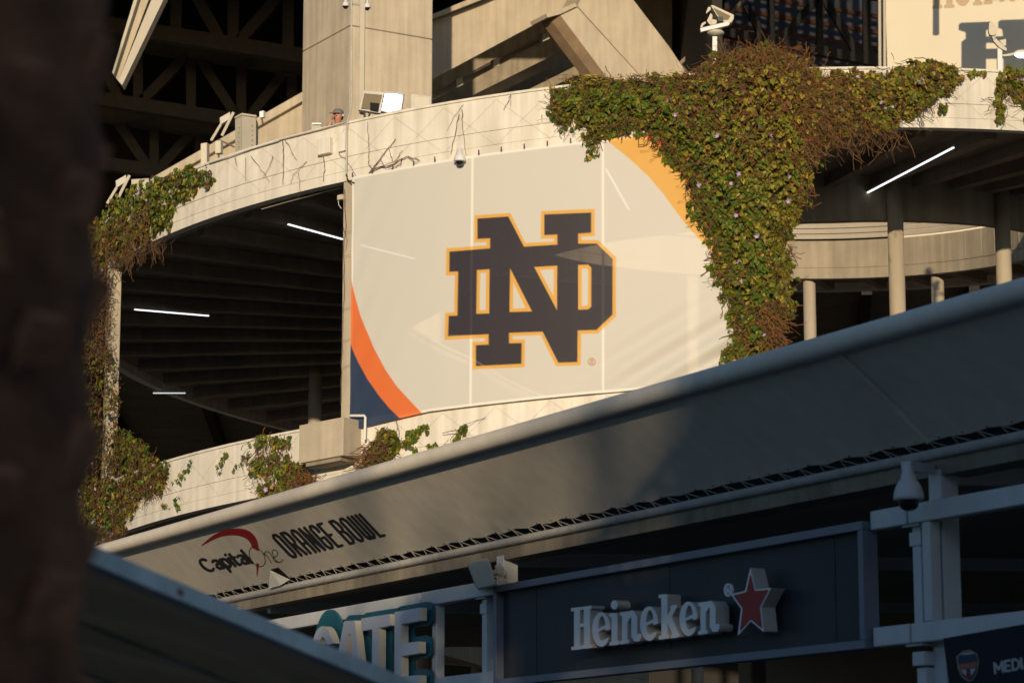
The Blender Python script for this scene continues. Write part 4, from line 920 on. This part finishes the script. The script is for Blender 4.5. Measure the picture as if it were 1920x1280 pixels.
MB().prism([hh + Vector(v) for v in ((-.025, -.11, .0), (-.005, -.11, .0), (-.015, -.108, .03))], (0, -.025, -.02)).build('nose', 'skin', pr)
hd = MB()
for i, (a, l) in enumerate(((0, .075), (.02, .085), (.04, .08), (.058, .065))):
    b0 = hh + Vector((-.12 + a * .3, -.13, -.10 + a)); hd.tube([b0, b0 + Vector((.035, -.03, .012)), b0 + Vector((.06, -.01, .02))], [.011, .01, .008], 6)
b0 = hh + Vector((-.10, -.14, -.05)); hd.tube([b0, b0 + Vector((.02, .02, .05)), b0 + Vector((.035, .03, .08))], [.012, .011, .009], 6)
hd.build('fingers', 'skin', pr)
solo('mobile_phone', MB().box(hh + Vector((-.075, -.135, -.045)), (.006, .02, 0), (.0, .006, .0), (0.01, 0, .07)), 'black_plastic', 'black mobile phone held at the face of the man in the grey cap', 'phone')

# ------------------------------------------------------------------ climbing vines
def cylnp(PXY, r):
    a = (PXY[:, 0] - 960) / F; b = (640 - PXY[:, 1]) / F; y = cp - b * sp_; dx = a / y; dz = (sp_ + b * cp) / y
    A = dx * dx + 1; B = dx * RC.x + RC.y; C = RC.x ** 2 + RC.y ** 2 - r * r
    t = (B - np.sqrt(np.maximum(0, B * B - A * C))) / A
    x = dx * t; yy = t; z = CAM.z + dz * t
    return np.arctan2(x - RC.x, RC.y - yy), z
def vnoise(P, s, seed=0):
    r = np.random.default_rng(seed); out = np.zeros(len(P))
    for k in range(6):
        a = r.uniform(0, 2 * math.pi); f = (1.2 + .8 * k) / s * r.uniform(.7, 1.3); ph = r.uniform(0, 6.28)
        out += np.sin((P[:, 0] * math.cos(a) + P[:, 1] * math.sin(a)) * f * 2 * math.pi * .5 + ph) / (1 + .35 * k)
    return out / 2.2
GREEN, OLIVE, YEL, RUST, BRN = np.array([.095, .150, .016]), np.array([.22, .21, .02]), np.array([.40, .29, .04]), np.array([.17, .068, .022]), np.array([.11, .06, .026])
def leaves(polypx, n, zone, size=(.055, .11), thick=.30, seed=1, r0=RO + .04, keep=-.9, edge=14):
    r = np.random.default_rng(seed); pp = np.array(polypx, float); lo, hi = pp.min(0) - edge, pp.max(0) + edge; out = []
    tot = 0
    while tot < n:
        q = r.uniform(lo, hi, (n * 3, 2)); s = sdf(q, pp) + edge * .8 * vnoise(q, 38, seed + 3) + edge * .5 * vnoise(q, 14, seed + 4)
        m = (s < 0) & (vnoise(q, 30, seed) + vnoise(q, 11, seed + 9) * .7 > keep); out.append(np.column_stack([q[m], s[m]])); tot += m.sum()
    q = np.vstack(out)[:n]; s = -q[:, 2]; q = q[:, :2]
    T = np.clip(.05 + s * .007, .05, thick) * (.75 + .35 * vnoise(q, 26, seed + 7))
    off = r.uniform(0, 1, n) ** .6 * np.clip(T, .04, 1)
    th, z = cylnp(q, r0); rad = np.stack([np.sin(th), -np.cos(th), np.zeros(n)], 1); tan = np.stack([np.cos(th), np.sin(th), np.zeros(n)], 1); up = np.tile([0, 0, 1.], (n, 1))
    pos = np.stack([RC.x + (r0 + off) * np.sin(th), RC.y - (r0 + off) * np.cos(th), z], 1)
    sz = r.uniform(*size, n) * r.choice([.75, 1, 1.25], n)
    ti = r.normal(0, .55, n); tip = -up * np.cos(ti)[:, None] + tan * np.sin(ti)[:, None] + rad * r.uniform(-.1, .9, n)[:, None]; tip /= np.linalg.norm(tip, axis=1)[:, None]
    nr = rad + tan * r.normal(0, .5, n)[:, None] + up * r.normal(.25, .45, n)[:, None]
    nr -= tip * (nr * tip).sum(1)[:, None]; nr /= np.linalg.norm(nr, axis=1)[:, None]; sd = np.cross(tip, nr)
    S_ = sz[:, None]; wd = S_ * r.uniform(.38, .55, n)[:, None]
    v = np.stack([pos, pos + tip * S_ * .12 - sd * wd * .9 + nr * S_ * .10, pos + tip * S_ * .55 - sd * wd * .75 + nr * S_ * .05, pos + tip * S_ - nr * S_ * .12,
                  pos + tip * S_ * .55 + sd * wd * .75 + nr * S_ * .05, pos + tip * S_ * .12 + sd * wd * .9 + nr * S_ * .10, pos + tip * S_ * .42 - nr * S_ * .04], 1).reshape(-1, 3)
    b = np.arange(n)[:, None] * 7; F_ = np.concatenate([np.concatenate([b + i, b + j, b + 6], 1) for i, j in ((0, 1), (1, 2), (2, 3), (3, 4), (4, 5), (5, 0))])
    c = zone(q, r) * r.uniform(.65, 1.35, n)[:, None]; c = np.repeat(np.column_stack([c, np.ones(n)]), 7, 0)
    return v, F_, c, (pos, rad)
def ribbons(polypx, n, seed, L=(.12, .5), wd=.009, cols=(RUST, BRN), thick=.3, r0=RO + .05, down=1.0):
    r = np.random.default_rng(seed); pp = np.array(polypx, float); lo, hi = pp.min(0), pp.max(0); q = np.zeros((0, 2))
    while len(q) < n:
        a = r.uniform(lo, hi, (n * 2, 2)); q = np.vstack([q, a[sdf(a, pp) < 0]])
    q = q[:n]; th, z = cylnp(q, r0); off = r.uniform(0, 1, n) * thick
    a0 = r.normal(0, .9, n); l = r.uniform(*L, n); K = 5; pts = []
    dth = np.zeros(n); dz = np.zeros(n); do = np.zeros(n); cur = a0
    for k in range(K):
        pts.append((th + dth / RO, z + dz, off + do)); cur = cur + r.normal(0, .45, n)
        dth = dth + np.sin(cur) * l / K; dz = dz - np.cos(cur) * l / K * down; do = np.clip(do + r.normal(0, .03, n), -off, .2)
    V = []; w_ = wd * r.uniform(.5, 1.3, n)
    for k in range(K):
        t_, zz_, o_ = pts[k]
        for sgn in (-1, 1): V.append(np.stack([RC.x + (r0 + o_) * np.sin(t_) + sgn * w_ * np.cos(cur) * .7, RC.y - (r0 + o_) * np.cos(t_), zz_ + sgn * w_ * np.sin(cur) * .7], 1))
    V = np.stack(V, 1).reshape(-1, 3); b = np.arange(n)[:, None] * 2 * K
    Fq = np.concatenate([np.concatenate([b + 2 * k, b + 2 * k + 1, b + 2 * k + 3, b + 2 * k + 2], 1) for k in range(K - 1)])
    cc_ = np.array(cols)[r.integers(0, len(cols), n)] * r.uniform(.6, 1.4, n)[:, None]
    return V, Fq, np.repeat(np.column_stack([cc_, np.ones(n)]), 2 * K, 0)
flower_me = None
def flower(parent, p, rad, s, r):
    global flower_me
    if flower_me is None:
        mb = MB(); vs = [(0, 0, 0)]
        for i in range(10):
            t = 2 * math.pi * i / 10; q_ = 1.0 if i % 2 else .6; vs.append((q_ * math.cos(t), q_ * math.sin(t), .35))
        mb.add(vs, [(0, i + 1, (i + 1) % 10 + 1) for i in range(10)]); o = mb.build('flower', 'lilac', None, fix=False); flower_me = o.data
    else:
        o = bpy.data.objects.new('flower', flower_me); COL.objects.link(o)
    o.parent = parent; o.location = Vector(p) + Vector(rad) * .03 - org(parent); o.scale = (s, s, s)
    o.rotation_euler = (Vector(rad) + Vector((r.normal(0, .3), r.normal(0, .3), r.normal(0, .3)))).to_track_quat('Z', 'Y').to_euler()
def mixz(q, r, w):      # w: list of (weights array, colour)
    W = np.stack([np.maximum(a, 0) for a, _ in w], 1) + 1e-6; W = W / W.sum(1)[:, None]; u = r.uniform(0, 1, len(q)); k = (W.cumsum(1) < u[:, None]).sum(1).clip(0, len(w) - 1)
    return np.stack([c for _, c in w])[k]
def zone_big(q, r):
    x, y = q[:, 0], q[:, 1]; top = np.exp(-((x - 1410) / 110) ** 2 - ((y - 170) / 120) ** 2) + .5 * np.exp(-((x - 1560) / 90) ** 2 - ((y - 190) / 70) ** 2)
    right = np.clip((x - 1330) / 250, 0, 1) * np.clip(1 - (y - 350) / 250, .2, 1)
    return mixz(q, r, [(1.0 - .6 * right - .5 * top, GREEN), (.5 + .9 * right, OLIVE), (.10 + .35 * right, YEL), (.03 + .42 * top, RUST), (.06 + .4 * top, BRN)])
def zone_plain(g_=1, o_=.6, y_=.15, b_=.12): return lambda q, r: mixz(q, r, [(np.full(len(q), g_), GREEN), (np.full(len(q), o_), OLIVE), (np.full(len(q), y_), YEL), (np.full(len(q), b_), BRN), (np.full(len(q), b_ * .5), RUST)])
def vine(label, parts, dry, flowers, seed, base):
    o = thing('climbing_vine', label, 'vine', base, 'climbing vines on the spiral ramp')
    Vs, Fs, Cs, PO = [], [], [], []; k = 0
    for kw in parts:
        v, f, c, (p, rd) = leaves(**kw); Vs.append(v); Fs.append(f + k); Cs.append(c); k += len(v); PO.append((p, rd))
    sheet('foliage', np.vstack(Vs), np.vstack(Fs), 'leaf', o, False, np.vstack(Cs))['kind'] = 'stuff'
    Vs, Fs, Cs = [], [], []; k = 0
    for kw in dry:
        v, f, c = ribbons(**kw); Vs.append(v); Fs.append(f + k); Cs.append(c); k += len(v)
    if Vs: sheet('dry_stems', np.vstack(Vs), np.vstack(Fs), 'stem', o, False, np.vstack(Cs))['kind'] = 'stuff'
    r = np.random.default_rng(seed + 50); p, rd = PO[0]
    th = np.arctan2(p[:, 0] - RC.x, RC.y - p[:, 1]); rr_ = np.hypot(p[:, 0] - RC.x, p[:, 1] - RC.y)
    cand = np.argsort(-rr_)[:max(len(rr_) // 3, flowers)]
    for i in r.choice(cand, min(flowers, len(cand)), replace=False): flower(o, p[i], rd[i], r.uniform(.035, .06), r)
    return o
vA = [(1026, 205), (1045, 168), (1090, 152), (1200, 148), (1280, 146), (1320, 125), (1345, 105), (1385, 95), (1440, 92), (1490, 108), (1530, 135), (1532, 260), (1520, 330), (1500, 400), (1480, 430), (1478, 520), (1488, 560), (1470, 600), (1468, 670), (1440, 700), (1360, 705), (1362, 640), (1368, 600), (1342, 540), (1322, 440), (1294, 400), (1285, 330), (1255, 300), (1222, 262), (1180, 235), (1130, 262), (1100, 266), (1098, 236), (1052, 236), (1038, 225)]
vTop = [(1300, 130), (1345, 104), (1385, 94), (1440, 90), (1490, 106), (1530, 130), (1580, 150), (1580, 240), (1520, 300), (1440, 320), (1350, 280), (1280, 250), (1240, 180)]
baseA = pol(RO, thC, ztop(thC) - 6)
vine('huge green and rust coloured vine cascading over parapet and column beside the banner', [dict(polypx=vA, n=28000, zone=zone_big, thick=.46, seed=11, keep=-.85, edge=13, size=(.03, .105)), dict(polypx=[(1098, 255), (1130, 250), (1125, 290), (1105, 295)], n=90, zone=zone_plain(), seed=12, edge=5)],
     [dict(polypx=vTop, n=1500, seed=13, L=(.15, .55), thick=.44, wd=.0055), dict(polypx=vA, n=3200, seed=14, cols=(BRN, BRN * .6, RUST * .8), thick=.3), dict(polypx=[(1410, 570), (1460, 560), (1455, 660), (1420, 665)], n=420, seed=15, thick=.42),
      dict(polypx=[(1340, 100), (1500, 95), (1520, 130), (1330, 130)], n=260, seed=16, L=(.2, .4), down=-1.0, thick=.3, wd=.006), dict(polypx=[(1060, 148), (1300, 140), (1300, 160), (1060, 165)], n=300, seed=17, L=(.1, .3), down=-.3, thick=.3, cols=(BRN, YEL))], 34, 18, baseA)
vB = [(1500, 150), (1560, 135), (1640, 140), (1680, 122), (1760, 114), (1798, 128), (1793, 150), (1768, 175), (1735, 203), (1700, 222), (1660, 238), (1620, 245), (1560, 250), (1520, 290), (1500, 290)]
vine('yellow green vine spilling over the parapet between the huge vine and the sign wall', [dict(polypx=vB, n=5600, zone=zone_plain(.5, 1.0, .55, .35), thick=.3, seed=21, keep=-.75, edge=12, size=(.045, .10)), dict(polypx=[(1762, 196), (1775, 194), (1772, 210), (1758, 212)], n=28, zone=zone_plain(), seed=22, edge=3)],
     [dict(polypx=[(1490, 140), (1640, 145), (1620, 250), (1500, 270)], n=380, seed=23), dict(polypx=[(1540, 235), (1700, 225), (1700, 250), (1540, 265)], n=120, seed=24, L=(.3, .9), wd=.006, cols=(BRN, BRN), thick=.12), dict(polypx=vB, n=500, seed=25, cols=(BRN, BRN * .6))], 10, 28, pol(RO, cyl(1640, 180)[0], ztop(.3)))
vC = [(1863, 140), (1885, 128), (1935, 118), (1990, 122), (1990, 235), (1925, 222), (1910, 195), (1892, 170), (1880, 160), (1878, 210), (1868, 246), (1863, 205)]
vine('green vine hanging over the parapet below the twin headed post light', [dict(polypx=vC, n=1250, zone=zone_plain(.8, 1, .3, .15), thick=.22, seed=31, keep=-.8, edge=7), dict(polypx=[(1805, 133), (1850, 135), (1848, 140), (1806, 138)], n=26, zone=zone_plain(.6, 1, .4, .1), seed=32, edge=4)], [dict(polypx=vC, n=150, seed=33, cols=(BRN,))], 5, 38, pol(RO, cyl(1890, 180)[0], ztop(.5)))
vD = [(140, 470), (190, 400), (220, 372), (252, 345), (310, 327), (362, 311), (398, 316), (402, 340), (385, 350), (352, 372), (330, 400), (322, 425), (300, 430), (286, 452), (250, 470), (225, 486), (190, 505), (140, 540)]
vine('green and brown vine draping the far end of the upper parapet', [dict(polypx=vD, n=3200, zone=zone_plain(1, .5, .15, .3), thick=.22, seed=41, keep=-.8, edge=9)],
     [dict(polypx=[(150, 430), (260, 400), (300, 380), (290, 450), (210, 495), (150, 520)], n=650, seed=42, cols=(BRN, RUST * .8)), dict(polypx=[(205, 470), (300, 445), (330, 450), (225, 505)], n=130, seed=43, L=(.2, .6), wd=.006, cols=(BRN,), thick=.1)], 8, 48, pol(RO, cyl(300, 400)[0], ztop(-1)))
vE = [(150, 620), (192, 515), (212, 510), (212, 620), (222, 690), (232, 770), (226, 800), (248, 806), (278, 840), (288, 866), (240, 892), (210, 910), (150, 1000)]
vine('patchy vine climbing the far square column down to the lower parapet', [dict(polypx=[(160, 620), (192, 660), (214, 650), (224, 690), (230, 770), (222, 800), (200, 900), (150, 960)], n=1100, zone=zone_plain(1, .5, .1, .6), thick=.2, seed=51, keep=-.3, edge=6, size=(.045, .09)), dict(polypx=[(205, 800), (248, 806), (278, 840), (300, 868), (240, 892), (205, 900)], n=900, zone=zone_plain(1.3, .3, .05, .2), thick=.2, seed=52, edge=8, r0=RO - .25)],
     [dict(polypx=vE, n=900, seed=53, cols=(BRN, BRN * .6, RUST * .6), thick=.15), dict(polypx=[(188, 510), (212, 510), (212, 690), (185, 690)], n=500, seed=54, cols=(BRN * .5, BRN), thick=.06, L=(.06, .2))], 4, 58, pol(RO, thA, 6))
vF = [(140, 905), (235, 893), (270, 870), (316, 862), (314, 885), (300, 925), (262, 928), (247, 955), (238, 990), (205, 1004), (140, 1010)]
vine('green vine with lilac flowers on the lower parapet above the canopy end', [dict(polypx=vF, n=1900, zone=zone_plain(1, .5, .12, .3), thick=.2, seed=61, keep=-.55, edge=9)] +
     [dict(polypx=p_, n=n_, zone=zone_plain(1.2, .5, .1, .1), thick=.08, seed=62 + i, edge=3, size=(.05, .085)) for i, (p_, n_) in enumerate((([(318, 898), (330, 902), (345, 885), (362, 858), (366, 862), (350, 890), (332, 910)], 34), ([(302, 925), (309, 940), (318, 950), (308, 950)], 10), ([(332, 925), (339, 930), (334, 962), (327, 945)], 18)))],
     [dict(polypx=vF, n=900, seed=68, cols=(BRN, RUST * .6, BRN * .7), thick=.15)], 9, 69, pol(RO, cyl(260, 930)[0], 7))
vG = [(462, 850), (482, 818), (535, 810), (552, 838), (556, 866), (582, 880), (594, 900), (560, 925), (492, 940), (484, 905), (468, 880)]
vine('sparse vine on the lower parapet just left of the concrete box', [dict(polypx=vG, n=520, zone=zone_plain(1.2, .4, .08, .1), thick=.12, seed=71, keep=.05, edge=6, size=(.055, .1)), dict(polypx=[(524, 868), (560, 868), (585, 885), (590, 905), (520, 935)], n=420, zone=zone_plain(1, .5, .15, .25), thick=.25, seed=72, edge=6)] +
     [dict(polypx=p_, n=n_, zone=zone_plain(1.2, .5, .1, .1), thick=.06, seed=74 + i, edge=3, size=(.05, .085)) for i, (p_, n_) in enumerate((([(410, 868), (416, 872), (430, 850), (434, 840), (428, 842)], 22), ([(412, 872), (418, 874), (414, 886), (409, 884)], 8), ([(430, 880), (445, 868), (465, 855), (462, 862), (440, 885)], 14)))],
     [dict(polypx=vG, n=260, seed=77, cols=(BRN, RUST * .7), thick=.1), dict(polypx=[(560, 865), (595, 880), (600, 905), (560, 920)], n=130, seed=78, cols=(BRN, RUST))], 3, 79, pol(RO, cyl(525, 860)[0], 7.5))
vH = [(682, 880), (700, 832), (716, 808), (742, 804), (748, 828), (736, 862), (700, 890)]
vine('bushy vine clump under the banner corner beside the concrete box', [dict(polypx=vH, n=1000, zone=zone_plain(1.2, .5, .1, .12), thick=.25, seed=81, edge=6)] +
     [dict(polypx=p_, n=n_, zone=zone_plain(1.2, .5, .1, .1), thick=.08, seed=83 + i, edge=4, size=(.06, .1)) for i, (p_, n_) in enumerate((([(757, 828), (768, 808), (790, 800), (794, 812), (772, 835), (760, 842)], 70), ([(792, 800), (808, 798), (803, 806)], 16), ([(808, 835), (814, 828), (816, 838), (810, 842)], 8), ([(772, 838), (782, 830), (778, 852)], 8)))],
     [dict(polypx=[(680, 880), (700, 830), (712, 850), (700, 885)], n=130, seed=88, cols=(BRN, RUST)), dict(polypx=vH, n=150, seed=89, cols=(BRN,))], 0, 90, pol(RO, cyl(720, 840)[0], 8))
vI = [(848, 826), (858, 818), (862, 800), (880, 790), (880, 800), (866, 815), (856, 832)]
vine('tiny vine sprig on the white parapet below the banner hem', [dict(polypx=vI, n=60, zone=zone_plain(1.2, .5, .1, .05), thick=.08, seed=91, edge=3, size=(.06, .1))], [dict(polypx=vI, n=8, seed=92, cols=(BRN,))], 0, 93, pol(RO, cyl(865, 812)[0], 8))
# dry leafless shoots on the white parapet
def shoots(label, seed, segs):
    r = np.random.default_rng(seed); mb = MB()
    for pts, rad in segs:
        q = []
        for (xa, ya), (xb, yb) in zip(pts[:-1], pts[1:]):
            for i in range(4):
                f = i / 4; q.append((xa + (xb - xa) * f + r.normal(0, .7), ya + (yb - ya) * f + r.normal(0, .7)))
        q.append(pts[-1]); mb.tube([onp(x, y, .03 + r.uniform(0, .04)) for x, y in q], [rad * (1 - .5 * i / len(q)) for i in range(len(q))], 5)
    return solo('dry_shoot', mb, 'twig', label, 'dry vine', 'leafless dry shoots on the parapet')
shoots('tangle of bare brown shoots on the parapet above the banner edge', 3, [([(688, 330), (702, 315), (730, 312), (752, 298), (765, 293), (786, 300)], .012), ([(690, 328), (710, 302), (722, 285), (742, 260)], .011), ([(702, 316), (738, 304), (755, 282)], .008), ([(695, 325), (730, 318), (750, 308), (755, 298)], .009), ([(715, 300), (722, 318)], .006), ([(735, 300), (731, 285), (728, 275)], .006), ([(700, 318), (690, 308), (692, 290), (691, 262), (689, 228)], .006), ([(765, 293), (778, 305), (788, 301)], .006), ([(752, 298), (750, 312)], .005)])
shoots('thin bare shoots hanging on the parapet beside the dome camera', 4, [([(866, 205), (868, 240), (874, 290)], .007), ([(862, 214), (854, 245), (845, 290)], .007), ([(869, 196), (850, 220), (838, 245)], .004)])
shoots('dry brown shoots on the parapet between cabinet and man', 5, [([(530, 264), (531, 290), (531, 330), (530, 345)], .008), ([(535, 262), (545, 280), (556, 300)], .006), ([(512, 292), (502, 318), (492, 335)], .006), ([(575, 303), (560, 318), (548, 330), (545, 345)], .006), ([(461, 296), (460, 340)], .004), ([(470, 292), (490, 318), (505, 340)], .005), ([(440, 295), (445, 310)], .006), ([(606, 293), (608, 312), (606, 340)], .008), ([(560, 325), (562, 350), (558, 375)], .004), ([(634, 288), (650, 300), (668, 330)], .005)])
shoots('short bare shoots left of the vine on the parapet by the sign strut', 6, [([(958, 178), (950, 195), (944, 206)], .006), ([(958, 178), (957, 200)], .004), ([(1016, 215), (1016, 228)], .006)])
shoots('bare rootlets clinging to the square column edge', 8, [([(647, 355), (648, 420), (644, 460), (646, 540), (642, 620), (640, 700), (638, 760)], .006), ([(646, 435), (662, 432)], .004), ([(645, 480), (662, 478)], .004), ([(642, 580), (660, 575)], .004), ([(640, 640), (658, 634)], .004), ([(638, 690), (656, 684)], .004), ([(643, 425), (652, 450), (646, 470)], .005)])

# ------------------------------------------------------------------ foreground awning
awn = thing('awning_door', 'raised metal awning door with scuffed aluminium edge and dark crinkled lining', 'awning', at(300, 1280, 11))
p1, p2 = at(20, 962, 9.6), at(900, 1334, 12.2)
q1, q2 = at(-150, 1340, 13.2), at(760, 1640, 15.0)
MB().beam(p1 + Vector((0, 0, -.035)), p2 + Vector((0, 0, -.035)), .06, .072).build('edge_rail', 'aluminium', awn, bevel=.006)
NA, NB = 90, 50; r_ = np.random.default_rng(4); AV = []
for b_ in range(NB + 1):
    for a_ in range(NA + 1):
        u, v = a_ / NA, b_ / NB; p = (p1.lerp(p2, u) + Vector((0, 0, -.05))).lerp(q1.lerp(q2, u), v)
        e = .024 * math.sin(v * 46 + 3 * math.sin(u * 5) + u * 6) + .018 * math.sin(v * 23 - u * 9 + 2 * math.sin(v * 11)) + .006 * math.sin(v * 90 + u * 21)
        AV.append(tuple(p + Vector((0, 0, e * math.sin(math.pi * v) ** .4))))
AI = np.arange((NA + 1) * (NB + 1)).reshape(NB + 1, NA + 1)
sheet('lining', AV, np.stack([AI[:-1, :-1].ravel(), AI[1:, :-1].ravel(), AI[1:, 1:].ravel(), AI[:-1, 1:].ravel()], 1), 'film', awn)
for f in (.22, .42, .62, .8):
    MB().tube([p1.lerp(q1, f) + Vector((0, -.02, -.06)), p1.lerp(q1, f).lerp(p2.lerp(q2, f), .5) + Vector((0, -.02, -.075)), p2.lerp(q2, f) + Vector((0, -.02, -.06))], .011, 6).build('lining_rib', 'tarp', awn)
MB().beam(q1 + Vector((0, 0, .03)), q2 + Vector((0, 0, .03)), .06, .07).build('inner_rail', 'aluminium', awn)
ml = hit(318, 1079, p1 + Vector((0, -.034, -.035)), Vector((0, -1, 0)).cross((p2 - p1).normalized()).cross((p2 - p1).normalized()) if False else Vector((.35, -.94, 0)))
dE = (p2 - p1).normalized(); mlp = p1.lerp(p2, (318 - 20) / 880 * .93) + Vector((0, -.036, -.03))
MB().box(mlp, dE * .045, Vector((0, .008, 0)), Vector((0, 0, .026))).build('lamp_base', 'galvanised', awn, bevel=.004)
MB().box(mlp + Vector((0, -.01, 0)), dE * .024, Vector((0, .01, 0)), Vector((0, 0, .018))).build('marker_lamp', 'amber', awn, bevel=.006)
MB().tube([at(560, 1230, 11.6), at(610, 1236, 11.6), at(640, 1240, 11.65), at(690, 1252, 11.75), at(740, 1266, 11.8)], .008, 6).build('cord', 'black_plastic', awn)

# ------------------------------------------------------------------ palms (one beside the camera, others behind it)
def palm(label, base, height, rad, nfr, seed, detail=True, fl=2.4, lean=(0, 0), group='tall palm trees'):
    r = random.Random(seed); o = thing('palm_tree', label, 'palm', base, group); base = Vector(base)
    ns, nz = 28 if detail else 12, 60 if detail else 14; vs, fs = [], []
    for i in range(nz + 1):
        f = i / nz; c = base + Vector((lean[0] * f, lean[1] * f, height * f)); ring = 1 + (.05 if i % 2 else -.03)
        for k in range(ns):
            t = 2 * math.pi * k / ns; q = rad * (1.06 - .18 * f) * ring * (1 + r.uniform(-.03, .03)); vs.append(c + Vector((q * math.cos(t), q * math.sin(t), 0)))
    for i in range(nz):
        for k in range(ns): fs.append((i * ns + k, i * ns + (k + 1) % ns, (i + 1) * ns + (k + 1) % ns, (i + 1) * ns + k))
    MB().add(vs, fs).build('trunk', 'bark', o, smooth=True)
    if detail:                                           # cut leaf bases on the trunk seen near the lens
        sc = MB(); n_ = 0
        for i in range(150):
            f = i / 150 * .66; t = i * 2.39996; c = base + Vector((lean[0] * f, lean[1] * f, height * f)); q = rad * (1.06 - .18 * f)
            d_ = Vector((math.cos(t), math.sin(t), 0)); s_ = Vector((-d_.y, d_.x, 0))
            sc.prism([c + d_ * (q - .01) - s_ * .06, c + d_ * (q - .01) + s_ * .06, c + d_ * (q + .035) + s_ * .035 + Vector((0, 0, .10)), c + d_ * (q + .035) - s_ * .035 + Vector((0, 0, .10))], d_ * -.03 + Vector((0, 0, .02)))
        sc.build('leaf_bases', 'bark_scale', o)['kind'] = 'stuff'
    top = base + Vector((lean[0], lean[1], height)); V, Fc = [], []
    for i in range(nfr):
        t = i * 2.4 + r.uniform(-.2, .2); el = r.uniform(-.5, 1.2); L = fl * r.uniform(.8, 1.1); d_ = Vector((math.cos(t), math.sin(t), 0))
        for s_ in range(13):
            f = (s_ + 1) / 13; p = top + d_ * L * f * math.cos(el * (1 - f * .6)) + Vector((0, 0, L * (math.sin(el) * f - .55 * f * f)))
            sd = Vector((-d_.y, d_.x, 0))
            for sg in (-1, 1):
                lf_ = .55 * fl / 2.4 * math.sin(math.pi * min(1, f * .85 + .12)); k = len(V)
                V += [p - d_ * .05, p + d_ * .05, p + sd * sg * lf_ * .8 + d_ * lf_ * .5 + Vector((0, 0, -lf_ * .45))]; Fc.append((k, k + 1, k + 2))
    sheet('crown', [tuple(v) for v in V], Fc, 'frond', o, False, np.tile([.06, .085, .025, 1], (len(V), 1)))
    return o
palm('rough brown palm trunk standing in shade close beside the awning door', (-.98, 4.6, 0), 7.6, .215, 26, 1, True, 2.0, (.063, 0))
for i, (x, y, h) in enumerate(((-5.1, -36, 17.3), (-2.3, -38, 16.2), (-6.9, -37, 16.7), (-11.9, -37, 16.6))):
    palm(['palm across the plaza with the tallest crown', 'palm across the plaza beside the broad shade trees', 'slim palm across the plaza between two others', 'palm at the far end of the plaza row'][i], (x, y, 0), h - .4, .12, 10, 20 + i, False, 1.7, group='palms across the plaza')
ob = thing('shade_block', 'long plain unseen block added to shade the gate', 'building', (0, -46, 0))
MB().box((0, -46, 6.85), (60, 0, 0), (0, 5, 0), (0, 0, 6.85)).build('wall', 'render_wall', ob)  # unseen block added behind the camera to shade foreground and gate
for xa, xb in ((-60, -6.0), (-1.1, 60)): MB().box(((xa + xb) / 2, -46, 14.65), ((xb - xa) / 2, 0, 0), (0, 4.99, 0), (0, 0, .95)).build('upper_storey', 'render_wall', ob)  # gap left so filtered sun reaches the sign letters
for xa, xb in ((-60, -5.9), (-1.2, 60)): MB().box(((xa + xb) / 2, -46, 15.75), ((xb - xa) / 2, 0, 0), (0, 5.2, 0), (0, 0, .148)).build('roof', 'render_wall', ob)
for i in range(12):
    for z in (3, 7, 11): MB().box((-55 + i * 10, -40.98, z), (3, 0, 0), (0, .05, 0), (0, 0, 1)).build('window', 'window_glass', ob)

def broad_tree(label, base, h, rx, rz, n, seed):
    r = np.random.default_rng(seed); o = thing('shade_caster_tree', label, 'tree', base, 'unseen trees added to shade the gate'); base = Vector(base)
    MB().tube([base, base + Vector((.1, 0, h * .4)), base + Vector((0, 0, h - rz))], [.3, .22, .12], 10).build('trunk', 'bark', o, smooth=True)
    d = r.normal(size=(n, 3)); d /= np.linalg.norm(d, axis=1)[:, None]; q = d * (r.uniform(0, 1, n) ** .4)[:, None] * np.array([rx, rx, rz]) * (1 + .18 * vnoise(d[:, :2] * 40 + d[:, 2:] * 17, 30, seed))[:, None]
    c = q + np.array([base.x, base.y, h - rz]); a = r.normal(size=(n, 3)) * .22; b = r.normal(size=(n, 3)) * .22
    V = np.stack([c - a, c + b, c + a, c - b], 1).reshape(-1, 3); k = np.arange(n)[:, None] * 4
    sheet('crown', V, np.concatenate([k, k + 1, k + 2, k + 3], 1), 'frond', o, False, np.repeat(np.column_stack([np.tile([.05, .08, .02], (n, 1)) * r.uniform(.6, 1.4, n)[:, None], np.ones(n)]), 4, 0))
for i, (x, h, rx) in enumerate(((.3, 17.2, 2.0), (3.3, 17.5, 2.2), (6.9, 18, 2.4))):  # unseen dense crowns added to darken the right of the canopy
    broad_tree(['broad unseen tree added for shade next to the palms', 'middle broad unseen tree added for shade', 'tallest broad unseen tree added for shade'][i], (x, -38.5, 0), h, rx, 3.2, 5000, 70 + i)

broad_tree('thin crowned unseen tree added to filter sun on the gate letters', (-4.8, -39.3, 0), 16.1, 1.9, 1.6, 250, 81)  # unseen crown added, leaf count set for partial sun on the GATE letters
broad_tree('sparse unseen tree added to filter sun on the fascia letters', (-2.3, -39.3, 0), 16.1, 1.6, 1.6, 95, 82)  # unseen crown added, kept sparse so some sun reaches the fascia letters
